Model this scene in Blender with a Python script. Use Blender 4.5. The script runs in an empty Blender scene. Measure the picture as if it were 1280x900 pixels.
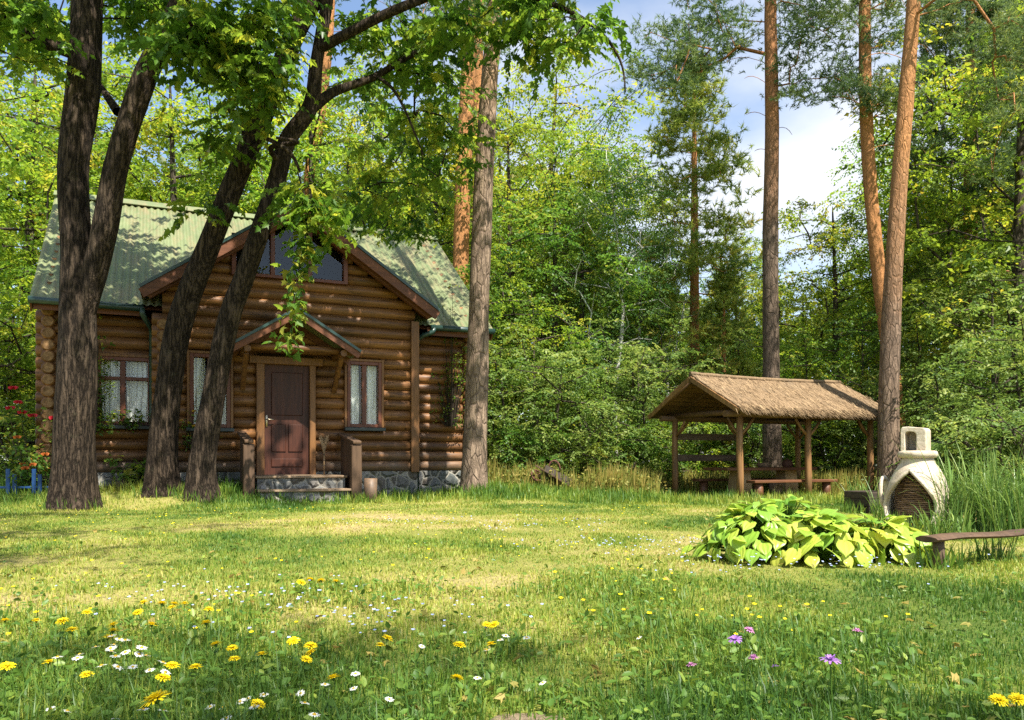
import bpy, bmesh, math, random
import numpy as np
from mathutils import Vector, Matrix, noise as mnoise

random.seed(7)
RNG = np.random.default_rng(11)
SC = bpy.context.scene
COL = SC.collection
R = math.radians
CAM_H = 0.75


def at(px, py, d):
    """a point d metres ahead of the camera, read off the survey photograph"""
    return Vector(((px - 640) / 1000 * d, d, CAM_H + (575 - py) / 1000 * d))


def sm(a, b, x):
    t = min(1, max(0, (x - a) / (b - a)))
    return t * t * (3 - 2 * t)


def gz(x, y):
    z = 0.22 * sm(-3.9, -5.3, x) * sm(11.9, 13.6, y)
    z -= 0.08 * sm(2.0, 4.0, x) * sm(12.5, 15.5, y)
    z += 0.13 * sm(-1.6, -0.8, x) * sm(1.5, 0.2, x) * sm(12.5, 15, y)
    z += 0.02 * mnoise.noise(Vector((x * 0.45, y * 0.45, 0))) + 0.012 * mnoise.noise(Vector((x * 1.4, y * 1.4, 3)))
    return z


def gp(px, d, dz=0.0):
    x = (px - 640) / 1000 * d
    return Vector((x, d, gz(x, d) + dz))


# ------------------------------------------------------------------ objects
def tag(o, label=None, cat=None, group=None, kind=None):
    if label:
        o['label'] = label
    if cat:
        o['category'] = cat
    if group:
        o['group'] = group
    if kind:
        o['kind'] = kind
    return o


def thing(name, label, cat, loc=(0, 0, 0), rz=0.0, group=None):
    o = bpy.data.objects.new(name, None)
    COL.objects.link(o)
    o.empty_display_size = 0.1
    o.location = loc
    o.rotation_euler = (0, 0, rz)
    return tag(o, label, cat, group)


def link(name, me, parent=None):
    o = bpy.data.objects.new(name, me)
    COL.objects.link(o)
    if parent is not None:
        o.parent = parent
    return o


def copy_tree(o, parent=None):
    c = o.copy()
    COL.objects.link(c)
    c.parent = parent
    for ch in list(o.children):
        copy_tree(ch, c)
    return c


class MB:
    """collects vertices and faces; one mesh object per build"""

    def __init__(self):
        self.v, self.f, self.mi, self.t = [], [], [], []
        self.cur = 0
        self.tint = 0.5

    def add(self, vs, fs):
        b = len(self.v)
        self.v += [tuple(p) for p in vs]
        self.t += [self.tint] * len(vs)
        self.f += [tuple(i + b for i in q) for q in fs]
        self.mi += [self.cur] * len(fs)

    def box(self, x0, x1, y0, y1, z0, z1, M=None, ch=0.0):
        if ch <= 0:
            vs = [Vector(p) for p in ((x0, y0, z0), (x1, y0, z0), (x1, y1, z0), (x0, y1, z0),
                                      (x0, y0, z1), (x1, y0, z1), (x1, y1, z1), (x0, y1, z1))]
            fs = [(0, 3, 2, 1), (4, 5, 6, 7), (0, 1, 5, 4), (1, 2, 6, 5), (2, 3, 7, 6), (3, 0, 4, 7)]
        else:
            bm = bmesh.new()
            bmesh.ops.create_cube(bm, size=1)
            for p in bm.verts:
                p.co = Vector(((x0 + x1) / 2 + p.co.x * (x1 - x0), (y0 + y1) / 2 + p.co.y * (y1 - y0), (z0 + z1) / 2 + p.co.z * (z1 - z0)))
            bmesh.ops.bevel(bm, geom=bm.edges[:], offset=ch, segments=1, affect='EDGES')
            bm.verts.index_update()
            vs = [p.co.copy() for p in bm.verts]
            fs = [[q.index for q in f.verts] for f in bm.faces]
            bm.free()
        if M is not None:
            vs = [M @ p for p in vs]
        self.add(vs, fs)

    def beam(self, a, b, w, h, ch=0.0, up=(0, 0, 1)):
        """rectangular bar from a to b, w across, h along up"""
        a, b = Vector(a), Vector(b)
        d = b - a
        L = d.length
        d.normalize()
        s = d.cross(Vector(up))
        if s.length < 1e-4:
            s = d.cross(Vector((1, 0, 0)))
        s.normalize()
        n = s.cross(d)
        M = Matrix(((d.x, s.x, n.x, a.x), (d.y, s.y, n.y, a.y), (d.z, s.z, n.z, a.z), (0, 0, 0, 1)))
        self.box(0, L, -w / 2, w / 2, -h / 2, h / 2, M, ch)

    def tube(self, pts, rad, n=8, cap=True, nz=0.0, capmat=None, seed=0.0):
        pts = [Vector(p) for p in pts]
        if not isinstance(rad, (list, tuple)):
            rad = [rad] * len(pts)
        ref = None
        vs, fs = [], []
        m = len(pts)
        for i, p in enumerate(pts):
            t = (pts[min(i + 1, m - 1)] - pts[max(i - 1, 0)]).normalized()
            if ref is None:
                ref = t.cross(Vector((0, 0, 1)))
                if ref.length < 1e-3:
                    ref = t.cross(Vector((1, 0, 0)))
            ref = (ref - t * ref.dot(t)).normalized()
            bi = t.cross(ref)
            for k in range(n):
                a = 2 * math.pi * k / n
                q = ref * math.cos(a) + bi * math.sin(a)
                r = rad[i]
                if nz:
                    r *= 1 + nz * mnoise.noise(p * 2.5 + q * 0.8 + Vector((seed, seed, 0)))
                vs.append(p + q * r)
        for i in range(m - 1):
            for k in range(n):
                a, b = i * n + k, i * n + (k + 1) % n
                fs.append((a, b, b + n, a + n))
        self.add(vs, fs)
        if cap:
            b = len(self.v) - len(vs)
            keep = self.cur
            if capmat is not None:
                self.cur = capmat
            self.f.append(tuple(b + k for k in range(n - 1, -1, -1)))
            self.f.append(tuple(b + (m - 1) * n + k for k in range(n)))
            self.mi += [self.cur] * 2
            self.cur = keep

    def lathe(self, prof, n=24, cx=0, cy=0, M=None):
        vs, fs = [], []
        for r, z in prof:
            for k in range(n):
                a = 2 * math.pi * k / n
                p = Vector((cx + r * math.cos(a), cy + r * math.sin(a), z))
                vs.append(M @ p if M else p)
        for i in range(len(prof) - 1):
            for k in range(n):
                a, b = i * n + k, i * n + (k + 1) % n
                fs.append((a, b, b + n, a + n))
        self.add(vs, fs)

    def build(self, name, mats, parent=None, smooth=False):
        me = bpy.data.meshes.new(name)
        me.from_pydata(self.v, [], self.f)
        if not isinstance(mats, (list, tuple)):
            mats = [mats]
        for m in mats:
            me.materials.append(m)
        me.polygons.foreach_set('material_index', self.mi)
        if smooth:
            me.polygons.foreach_set('use_smooth', [len(f) <= 4 for f in self.f])
        at_ = me.attributes.new('tint', 'FLOAT', 'POINT')
        at_.data.foreach_set('value', self.t)
        me.update()
        return link(name, me, parent)


def np_mesh(name, V, Fs, mat, tint=None, parent=None, smooth=False, make=True):
    me = bpy.data.meshes.new(name)
    me.vertices.add(len(V))
    me.vertices.foreach_set('co', np.ascontiguousarray(V, dtype=np.float32).ravel())
    lv = np.concatenate([f.ravel() for f in Fs]).astype(np.int32)
    tot = np.concatenate([np.full(len(f), f.shape[1], dtype=np.int32) for f in Fs])
    st = np.concatenate([[0], np.cumsum(tot)[:-1]]).astype(np.int32)
    me.loops.add(len(lv))
    me.loops.foreach_set('vertex_index', lv)
    me.polygons.add(len(tot))
    me.polygons.foreach_set('loop_start', st)
    if smooth:
        me.polygons.foreach_set('use_smooth', np.ones(len(tot), dtype=bool))
    me.update(calc_edges=True)
    if tint is not None:
        a = me.attributes.new('tint', 'FLOAT', 'POINT')
        a.data.foreach_set('value', np.ascontiguousarray(tint, dtype=np.float32))
    me.materials.append(mat)
    return link(name, me, parent) if make else me


# ------------------------------------------------------------------ leaves
def _tpl(vs, fs):
    return np.array(vs, dtype=np.float64), [np.array(f, dtype=np.int64) for f in fs]


KITE = _tpl([(0, 0, 0), (.3, .42, .05), (0, 1, -.06), (-.3, .42, .05)], [[[0, 1, 2], [0, 2, 3]]])
OVAL = _tpl([(0, 0, 0), (.24, .28, .05), (.22, .66, .03), (0, 1, -.08), (-.22, .66, .03), (-.24, .28, .05)],
            [[[0, 1, 2, 3], [0, 3, 4, 5]]])
MAPLE = _tpl([(0, 0, 0), (.40, -.06, -.03), (.27, .2, .07), (.6, .46, -.1), (.26, .52, .06), (.2, .75, .0), (0, 1.05, -.2),
              (-.19, .77, .0), (-.28, .5, .06), (-.62, .5, -.06), (-.26, .2, .07), (-.43, -.03, .0)],
             [[[0, 1, 2, 3, 4, 5, 6], [0, 6, 7, 8, 9, 10, 11]]])
NEEDLE = _tpl([(-.03, 0, 0), (.03, 0, 0), (0, 1, 0)], [[[0, 1, 2]]])
BLADE = _tpl([(-.5, 0, 0), (.5, 0, 0), (.36, .55, 0), (-.36, .55, 0), (0, 1, 0)], [[[0, 1, 2, 3]], [[3, 2, 4]]])


def unit(a):
    return a / np.maximum(np.linalg.norm(a, axis=-1, keepdims=True), 1e-9)


def place(tpl, P, D, N, S):
    """copies of a leaf template at P, pointing along D, facing N, S long"""
    T, Fs = tpl
    D = unit(D)
    X = unit(np.cross(D, N))
    Z = np.cross(X, D)
    S = np.asarray(S).reshape(-1, 1, 1)
    V = P[:, None, :] + S * (T[None, :, 0, None] * X[:, None, :] + T[None, :, 1, None] * D[:, None, :] + T[None, :, 2, None] * Z[:, None, :])
    n, m = len(P), len(T)
    off = (np.arange(n) * m)[:, None, None]
    F = [(f[None] + off).reshape(-1, f.shape[1]) for f in Fs]
    return V.reshape(-1, 3), F, m


def leaves_at(tips, per, spread, size, tpl, rng, droop=0.5, out=None, flat=0.7, tbias=None):
    """leaf sprays round each tip; returns vertices, faces, tint"""
    tips = np.asarray(tips, dtype=np.float64)
    n = len(tips) * per
    base = np.repeat(tips, per, axis=0)
    off = rng.normal(size=(n, 3)) * np.array([spread, spread, spread * flat])
    P = base + off
    D = rng.normal(size=(n, 3)) * np.array([1, 1, .45]) + off / max(spread, 1e-6) * .5
    D[:, 2] -= droop
    N = rng.normal(size=(n, 3)) * .55 + np.array([0, 0, 1.0])
    S = size * rng.uniform(.6, 1.25, n)
    V, F, m = place(tpl, P, D, N, S)
    tt = np.repeat(rng.uniform(-.38, .38, len(tips)), per)
    t = np.clip(.5 + tt + rng.normal(size=n) * .17, 0, 1)
    return V, F, np.repeat(t, m)


def sprays_at(tips, per, spread, size, tpl, rng, droop=.35, flat=.42, k=8):
    """leaves set alternately along short twigs that fan out flat from each tip"""
    tips = np.asarray(tips, dtype=np.float64)
    nt = max(1, per // k)
    n = len(tips) * nt
    c = np.repeat(tips, nt, axis=0)
    d = unit(rng.normal(size=(n, 3)) * np.array([1, 1, .28]) - np.array([0, 0, droop * .35]))
    o = c + rng.normal(size=(n, 3)) * np.array([spread, spread, spread * flat]) * .62
    L = spread * rng.uniform(1.0, 2.1, n)
    nrm = unit(rng.normal(size=(n, 3)) * .32 + np.array([0, 0, 1.0]))
    side = unit(np.cross(d, nrm))
    s = np.linspace(.12, 1, k)
    sg = np.where(np.arange(k) % 2 == 0, 1.0, -1.0)
    P = o[:, None, :] + d[:, None, :] * (L[:, None] * s[None, :])[:, :, None]
    P[:, :, 2] -= (s ** 2)[None, :] * (L * .22)[:, None]
    D = d[:, None, :] * .75 + side[:, None, :] * sg[None, :, None] * .8
    D = D + rng.normal(size=(n, k, 3)) * .22
    D[:, :, 2] -= droop * .7
    N = np.repeat(nrm[:, None, :], k, axis=1) + rng.normal(size=(n, k, 3)) * .28
    S = size * rng.uniform(.6, 1.2, (n, k)) * (1 - .25 * s)[None, :]
    V, F, m = place(tpl, P.reshape(-1, 3), D.reshape(-1, 3), N.reshape(-1, 3), S.reshape(-1))
    t = .5 + np.repeat(np.repeat(rng.uniform(-.34, .34, len(tips)), nt), k) + np.repeat(rng.normal(size=n) * .12, k) + rng.normal(size=n * k) * .1
    return V, F, np.repeat(np.clip(t, 0, 1), m)


def join_parts(parts):
    Vs, Fd, ts, b = [], {}, [], 0
    for V, F, t in parts:
        Vs.append(V)
        ts.append(t)
        for f in F:
            Fd.setdefault(f.shape[1], []).append(f + b)
        b += len(V)
    return np.concatenate(Vs), [np.concatenate(x) for x in Fd.values()], np.concatenate(ts)


# ------------------------------------------------------------------ growing wood
class Skeleton:
    def __init__(self):
        self.p = np.zeros((20000, 3))
        self.par = np.full(20000, -1)
        self.fix = np.zeros(20000)
        self.n = 0
        self.tips = []

    def node(self, p, par, fix=0.0):
        i = self.n
        self.p[i] = p
        self.par[i] = par
        self.fix[i] = fix
        self.n += 1
        return i

    def stem(self, pts, rads, step=.3, root=None):
        pts = [Vector(p) for p in pts]
        prev = -1 if root is None else root
        if root is None and self.n:
            prev = int(np.argmin(np.linalg.norm(self.p[:self.n] - np.array(pts[0]), axis=1)))
        P, Rr = spline(pts, rads, step)
        for q, r in zip(P, Rr):
            prev = self.node(q, prev, r)
        return prev

    def reach(self, targets, rng, step=.4, jit=.06, lift=.12, uppen=.8):
        t = np.asarray(targets, dtype=np.float64)
        base = self.p[:self.n].copy()
        d = np.array([np.min(np.linalg.norm(base - q, axis=1)) for q in t])
        for q in t[np.argsort(d)]:
            P = self.p[:self.n]
            dist = np.linalg.norm(P - q, axis=1) + uppen * np.maximum(0, P[:, 2] - q[2] + .1)
            i = int(np.argmin(dist))
            a = P[i].copy()
            L = np.linalg.norm(q - a)
            k = max(1, int(L / step))
            mid = (a + q) / 2 + np.array([0, 0, lift * L]) + rng.normal(size=3) * jit * L
            prev = i
            for s in range(1, k + 1):
                u = s / k
                pt = (1 - u) ** 2 * a + 2 * u * (1 - u) * mid + u * u * q + rng.normal(size=3) * jit * .3 * step * (s < k)
                prev = self.node(pt, prev)
            self.tips.append(prev)

    def mesh(self, mb, rtip=.007, power=.5, cap_r=None, skip_fixed=False, nmax=9):
        n = self.n
        cnt = np.zeros(n)
        kids = [[] for _ in range(n)]
        for i in range(n):
            if self.par[i] >= 0:
                kids[self.par[i]].append(i)
        for i in range(n - 1, -1, -1):
            if not kids[i]:
                cnt[i] += 1
            if self.par[i] >= 0:
                cnt[self.par[i]] += cnt[i]
        rad = np.where(self.fix[:n] > 0, self.fix[:n], rtip * np.maximum(cnt, 1) ** power)
        for i in range(n):
            p = self.par[i]
            if p >= 0:
                rad[i] = min(rad[i], rad[p] * 1.0)
        starts = [i for i in range(n) if self.par[i] < 0]
        while starts:
            s = starts.pop()
            ch = [s]
            if self.par[s] >= 0:
                ch = [self.par[s], s]
            while kids[ch[-1]]:
                ks = sorted(kids[ch[-1]], key=lambda j: (self.fix[j] > 0, cnt[j]), reverse=True)
                starts += ks[1:]
                ch.append(ks[0])
            rr = [float(rad[j]) for j in ch]
            if len(ch) > 1 and self.par[s] >= 0:
                rr[0] = min(rr[0], rr[1] * 1.15)
            rr[-1] *= .5
            if skip_fixed and self.fix[s] > 0:
                continue
            big = max(rr)
            ns = nmax if big > .06 else 6 if big > .03 else 4 if big > .012 else 3
            if len(ch) > 1:
                mb.tube([Vector(self.p[j]) for j in ch], rr, ns, cap=False)


def spline(pts, rads, step):
    """Catmull-Rom through pts, resampled"""
    P, Rr = [], []
    m = len(pts)
    for i in range(m - 1):
        p0, p1, p2, p3 = pts[max(i - 1, 0)], pts[i], pts[i + 1], pts[min(i + 2, m - 1)]
        k = max(1, int(round((p2 - p1).length / step)))
        for s in range(k):
            t = s / k
            q = .5 * ((2 * p1) + (p2 - p0) * t + (2 * p0 - 5 * p1 + 4 * p2 - p3) * t * t + (3 * p1 - p0 - 3 * p2 + p3) * t ** 3)
            P.append(q)
            Rr.append(rads[i] * (1 - t) + rads[i + 1] * t)
    P.append(Vector(pts[-1]))
    Rr.append(rads[-1])
    return P, Rr


def bark_tube(mb, pts, rads, n=40, step=.07, ridge=.09, freq=9.0, flare=0.0, seed=0.0):
    """thick stem with furrowed bark in its outline"""
    P, Rr = spline([Vector(p) for p in pts], rads, step)
    ref = None
    vs, fs = [], []
    m = len(P)
    z0 = P[0].z
    for i, p in enumerate(P):
        t = (P[min(i + 1, m - 1)] - P[max(i - 1, 0)]).normalized()
        if ref is None:
            ref = t.cross(Vector((0, 1, 0))).normalized()
        ref = (ref - t * ref.dot(t)).normalized()
        bi = t.cross(ref)
        for k in range(n):
            a = 2 * math.pi * k / n
            q = ref * math.cos(a) + bi * math.sin(a)
            c = Vector((math.cos(a), math.sin(a), 0))
            w = Vector((c.x * freq * .55, c.y * freq * .55, p.z * freq * .17 + seed))
            rn = 1 - abs(mnoise.noise(w + Vector((0, 0, mnoise.noise(w * .7) * .8)))) * 2
            big = mnoise.noise(Vector((c.x * 1.1, c.y * 1.1, p.z * .7 + seed)))
            r = Rr[i] * (1 + ridge * (rn - .5) * .65 + .08 * big)
            if flare:
                h = max(0, p.z - z0)
                lob = .5 + .5 * math.cos(5 * a + seed)
                r *= 1 + flare * math.exp(-h / .28) * (.5 + .7 * lob)
            vs.append(p + q * r)
    for i in range(m - 1):
        for k in range(n):
            a, b = i * n + k, i * n + (k + 1) % n
            fs.append((a, b, b + n, a + n))
    mb.add(vs, fs)
# ------------------------------------------------------------------ materials
class NT:
    def __init__(self, name):
        self.m = bpy.data.materials.new(name)
        self.m.use_nodes = True
        self.t = self.m.node_tree
        self.t.nodes.clear()
        self.out = self.t.nodes.new('ShaderNodeOutputMaterial')
        self._co = None

    def n(self, kind, **kw):
        nd = self.t.nodes.new('ShaderNode' + kind)
        for k, v in kw.items():
            setattr(nd, k, v)
        return nd

    def put(self, sock, v):
        if hasattr(v, 'is_linked') or isinstance(v, bpy.types.NodeSocket):
            self.t.links.new(v, sock)
        else:
            if isinstance(v, tuple) and len(v) == 3 and sock.type == 'RGBA':
                v = (*v, 1)
            sock.default_value = v

    def co(self, which='Object'):
        if self._co is None:
            self._co = self.n('TexCoord')
        return self._co.outputs[which]

    def geo(self, which='Position'):
        return self.n('NewGeometry').outputs[which]

    def map(self, vec, scale=(1, 1, 1), loc=(0, 0, 0), rot=(0, 0, 0)):
        m = self.n('Mapping')
        self.put(m.inputs[0], vec)
        m.inputs['Scale'].default_value = scale
        m.inputs['Location'].default_value = loc
        m.inputs['Rotation'].default_value = rot
        return m.outputs[0]

    def noise(self, vec, scale, detail=4, rough=.55, dist=0, out='Fac'):
        t = self.n('TexNoise')
        self.put(t.inputs['Vector'], vec)
        t.inputs['Scale'].default_value = scale
        t.inputs['Detail'].default_value = detail
        t.inputs['Roughness'].default_value = rough
        t.inputs['Distortion'].default_value = dist
        return t.outputs[out]

    def voro(self, vec, scale, feature='F1', out='Distance', rand=1.0):
        t = self.n('TexVoronoi', feature=feature)
        self.put(t.inputs['Vector'], vec)
        t.inputs['Scale'].default_value = scale
        t.inputs['Randomness'].default_value = rand
        return t.outputs[out]

    def ramp(self, fac, stops, interp='LINEAR'):
        r = self.n('ValToRGB')
        self.put(r.inputs[0], fac)
        e = r.color_ramp.elements
        r.color_ramp.interpolation = interp
        while len(e) < len(stops):
            e.new(.5)
        for el, (p, c) in zip(e, stops):
            el.position = p
            el.color = (*c, 1) if isinstance(c, tuple) else (c, c, c, 1)
        return r.outputs[0]

    def mix(self, a, b, f, blend='MIX'):
        m = self.n('Mix', data_type='RGBA', blend_type=blend)
        self.put(m.inputs[0], f)
        self.put(m.inputs[6], a)
        self.put(m.inputs[7], b)
        return m.outputs[2]

    def math(self, op, a, b=0.0, clamp=False):
        m = self.n('Math', operation=op, use_clamp=clamp)
        self.put(m.inputs[0], a)
        self.put(m.inputs[1], b)
        return m.outputs[0]

    def attr(self, name='tint'):
        return self.n('Attribute', attribute_name=name).outputs['Fac']

    def bump(self, h, strength=.5, dist=.02):
        b = self.n('Bump')
        self.put(b.inputs['Height'], h)
        b.inputs['Strength'].default_value = strength
        b.inputs['Distance'].default_value = dist
        return b.outputs[0]

    def hsv(self, c, h=.5, s=1.0, v=1.0):
        n = self.n('HueSaturation')
        self.put(n.inputs['Color'], c)
        self.put(n.inputs['Hue'], h)
        self.put(n.inputs['Saturation'], s)
        self.put(n.inputs['Value'], v)
        return n.outputs[0]

    def bsdf(self, col, rough=.7, spec=.3, bump=None, metal=0.0):
        p = self.n('BsdfPrincipled')
        self.put(p.inputs['Base Color'], col)
        self.put(p.inputs['Roughness'], rough)
        p.inputs['Specular IOR Level'].default_value = spec
        p.inputs['Metallic'].default_value = metal
        if bump is not None:
            self.put(p.inputs['Normal'], bump)
        return p.outputs[0]

    def done(self, sh):
        self.t.links.new(sh, self.out.inputs['Surface'])
        return self.m


def leaf_mat(name, stops, transl=.42, tcol=1.35, rough=.5, vary=.12, spec=.35):
    t = NT(name)
    c = t.ramp(t.attr(), stops)
    oi = t.n('ObjectInfo').outputs['Random']
    hue = t.math('ADD', t.math('MULTIPLY', oi, vary * .28), .5 - vary * .14)
    val = t.math('ADD', t.math('MULTIPLY', oi, vary * 2), 1 - vary)
    c = t.hsv(c, hue, 1.0, val)
    p = t.bsdf(c, rough, spec)
    tr = t.n('BsdfTranslucent')
    t.put(tr.inputs['Color'], t.hsv(c, .485, 1.05, tcol))
    mx = t.n('MixShader')
    mx.inputs[0].default_value = transl
    t.t.links.new(p, mx.inputs[1])
    t.t.links.new(tr.outputs[0], mx.inputs[2])
    return t.done(mx.outputs[0])


def bark_mat(name, lo, hi, scale=9, vert=.22, bstr=.8, high=None, z0=3, z1=6, lichen=None, plates=False):
    t = NT(name)
    w = t.mix(t.co(), t.noise(t.co(), 3.2, 3, out='Color'), .05)
    o = t.map(w, (1, 1, vert))
    n0 = t.noise(o, scale, 5, .6, .3)
    ridge = t.math('MULTIPLY', t.math('ABSOLUTE', t.math('SUBTRACT', n0, .5)), 2.0)
    r1 = t.ramp(ridge, [(0, 0.0), (.1, .45), (.34, 1.0)])
    n1 = t.noise(t.map(w, (1, 1, vert * 2.2)), scale * 2.3, 6, .7)
    n2 = t.noise(t.co(), 2.2, 4)
    if plates:
        v = t.voro(t.map(w, (1, 1, .3)), scale * .9, 'DISTANCE_TO_EDGE')
        r1 = t.math('MULTIPLY', t.ramp(v, [(0, .25), (.07, 1.0)]), t.ramp(ridge, [(0, .45), (.2, 1.0)]))
    h = t.math('ADD', r1, t.math('MULTIPLY', n1, .7))
    f = t.math('MULTIPLY', h, .6)
    c = t.ramp(f, [(.2, lo), (.92, hi)])
    c = t.hsv(c, .5, 1.0, t.math('ADD', t.math('MULTIPLY', t.noise(t.map(t.co(), (1, 1, .5)), 4.5, 4), .9), .55))
    if high:
        sep = t.n('SeparateXYZ')
        t.put(sep.inputs[0], t.co())
        zz = t.math('ADD', sep.outputs[2], t.math('MULTIPLY', t.noise(t.co(), 1.1, 4), 3.0))
        k = t.ramp(t.math('DIVIDE', t.math('SUBTRACT', zz, z0 + 1.5), z1 - z0, True), [(0, 0.0), (1, 1.0)])
        c2 = t.ramp(n1, [(.3, tuple(x * .5 for x in high)), (.62, high)])
        c = t.mix(c, c2, k)
    if lichen:
        c = t.mix(c, lichen, t.ramp(t.noise(t.co(), 5, 5, .7), [(.6, 0.0), (.72, .4)]))
    return t.done(t.bsdf(c, .92, .12, t.bump(h, bstr, .03)))


def wood_mat(name, lo, hi, axis=0, scale=3.0, rough=.6, bstr=.3, tinted=True, wear=None, spec=.3, checks=False):
    t = NT(name)
    s = [9.0, 9.0, 9.0]
    s[axis] = .7
    o = t.map(t.co(), tuple(s))
    g = t.noise(o, scale, 6, .65, .4)
    g2 = t.noise(t.co(), 1.7, 3)
    c = t.ramp(g, [(.28, lo), (.72, hi)])
    if tinted:
        c = t.hsv(c, .5, 1.0, t.math('ADD', t.math('MULTIPLY', t.attr(), .7), .62))
    c = t.mix(c, t.hsv(c, .5, .9, .6), t.ramp(g2, [(.45, 0.0), (.7, .7)]))
    if wear:
        c = t.mix(c, wear, t.ramp(t.noise(o, 1.3, 5, .7), [(.55, 0.0), (.75, .6)]))
    if checks:
        s2 = [16.0, 16.0, 16.0]
        s2[axis] = .55
        q = t.noise(t.map(t.co(), tuple(s2)), 1.6, 4, .5, .2)
        line = t.ramp(t.math('ABSOLUTE', t.math('SUBTRACT', q, .52)), [(.0, 1.0), (.016, 0.0)])
        line = t.math('MULTIPLY', line, t.ramp(t.noise(t.co(), 1.1, 3), [(.48, 0.0), (.58, 1.0)]))
        c = t.mix(c, (.018, .01, .006), line)
        kn = t.voro(t.map(t.co(), (1, 1, 1)), 2.3, 'F1')
        c = t.mix(c, (.03, .014, .007), t.ramp(kn, [(.035, .9), (.07, 0.0)]))
        sep = t.n('SeparateXYZ')
        t.put(sep.inputs[0], t.co())
        low = t.math('ADD', sep.outputs[2], t.math('MULTIPLY', t.noise(t.co(), 2.5, 4), .9))
        c = t.mix(c, (.13, .115, .095), t.ramp(t.math('SUBTRACT', low, .5), [(.45, .5), (.95, 0.0)]))
        g = t.math('SUBTRACT', g, t.math('MULTIPLY', line, .6))
    return t.done(t.bsdf(c, rough, spec, t.bump(g, bstr, .01)))


def plain(name, col, rough=.6, spec=.3, var=.25, scale=6, bstr=.0, metal=0.0):
    t = NT(name)
    n = t.noise(t.co(), scale, 5)
    c = t.mix(col, tuple(x * (1 - var) for x in col), t.ramp(n, [(.35, 0.0), (.7, 1.0)]))
    b = t.bump(t.noise(t.co(), scale * 5, 4), bstr, .01) if bstr else None
    return t.done(t.bsdf(c, rough, spec, b, metal))


M = {}
M['bark_dark'] = bark_mat('maple_bark', (.011, .008, .006), (.105, .075, .052), 15, .13, 1.0, lichen=(.1, .092, .055))
M['bark_twig'] = plain('twig_bark', (.045, .035, .025), .9, .1, .5, 8)
M['bark_pine'] = bark_mat('pine_bark', (.055, .038, .028), (.25, .175, .125), 10, .2, .9, high=(.46, .225, .095), z0=3.5, z1=7.5, plates=True)
M['bark_pine_grey'] = bark_mat('old_pine_bark', (.07, .048, .036), (.31, .225, .16), 10, .2, .9, high=(.42, .25, .13), z0=6.5, z1=11, plates=True)
M['bark_pine_dark'] = bark_mat('dark_pine_bark', (.04, .03, .022), (.2, .145, .105), 10, .2, .9, high=(.4, .19, .085), z0=6.5, z1=10.5, plates=True)  # darker grey-brown bark, orange higher up the trunk
M['bark_orange'] = bark_mat('orange_pine_bark', (.12, .06, .03), (.4, .2, .09), 7, .3, .7, high=(.45, .21, .085), z0=0, z1=2)
M['bark_grey'] = bark_mat('forest_bark', (.025, .02, .015), (.11, .09, .065), 9, .25, .6)
t = NT('birch_bark')
M['bark_birch'] = t.done(t.bsdf(t.ramp(t.noise(t.map(t.co(), (3, 3, 9)), 2.2, 4), [(.36, (.05, .045, .04)), (.46, (.6, .58, .52))]), .7, .2))

M['leaf_maple'] = leaf_mat('maple_leaf', [(0, (.035, .09, .014)), (.4, (.08, .17, .022)), (.75, (.17, .26, .034)), (1, (.32, .34, .045))], .54, 1.8, .4, .04)
M['leaf_green'] = leaf_mat('forest_leaf', [(0, (.04, .09, .016)), (.45, (.09, .17, .026)), (.8, (.175, .245, .035)), (1, (.29, .28, .045))], .5, 1.7, .45, .14)
M['leaf_yellow'] = leaf_mat('sunlit_yellow_leaf', [(0, (.06, .13, .018)), (.45, (.15, .245, .03)), (.8, (.27, .345, .04)), (1, (.42, .38, .05))], .52, 1.75, .45, .12)  # yellow-green brightened to carry sunlight showing through the leaves
M['leaf_cool'] = leaf_mat('birch_leaf', [(0, (.045, .11, .03)), (.5, (.1, .19, .045)), (1, (.2, .28, .07))], .48, 1.6)
M['leaf_pale'] = leaf_mat('elder_leaf', [(0, (.06, .125, .025)), (.5, (.135, .22, .045)), (1, (.28, .34, .085))], .47, 1.6)
M['needle'] = leaf_mat('pine_needle', [(0, (.04, .085, .032)), (.5, (.1, .165, .05)), (1, (.22, .26, .07))], .42, 1.7, .5, .05)
M['needle_warm'] = leaf_mat('young_pine_needle', [(0, (.1, .165, .035)), (.5, (.23, .3, .06)), (.85, (.36, .37, .07)), (1, (.46, .35, .075))], .5, 1.8, .5, .05)
M['grass'] = leaf_mat('grass_blade', [(0, (.055, .13, .018)), (.3, (.13, .22, .028)), (.6, (.32, .36, .055)), (1, (.56, .47, .16))], .38, 1.35, .5, 0.0)
M['lush'] = leaf_mat('lush_blade', [(0, (.045, .11, .018)), (.5, (.105, .2, .03)), (1, (.26, .33, .05))], .38, 1.35, .45, 0.0)
M['weed'] = leaf_mat('dry_weed', [(0, (.06, .11, .02)), (.5, (.21, .22, .04)), (1, (.38, .29, .08))], .35, 1.3, .6, 0.0)
M['reed'] = leaf_mat('reed_blade', [(0, (.07, .15, .03)), (.5, (.14, .25, .05)), (.9, (.3, .38, .1)), (1, (.48, .43, .18))], .35, 1.3, .4, 0.0)

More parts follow.
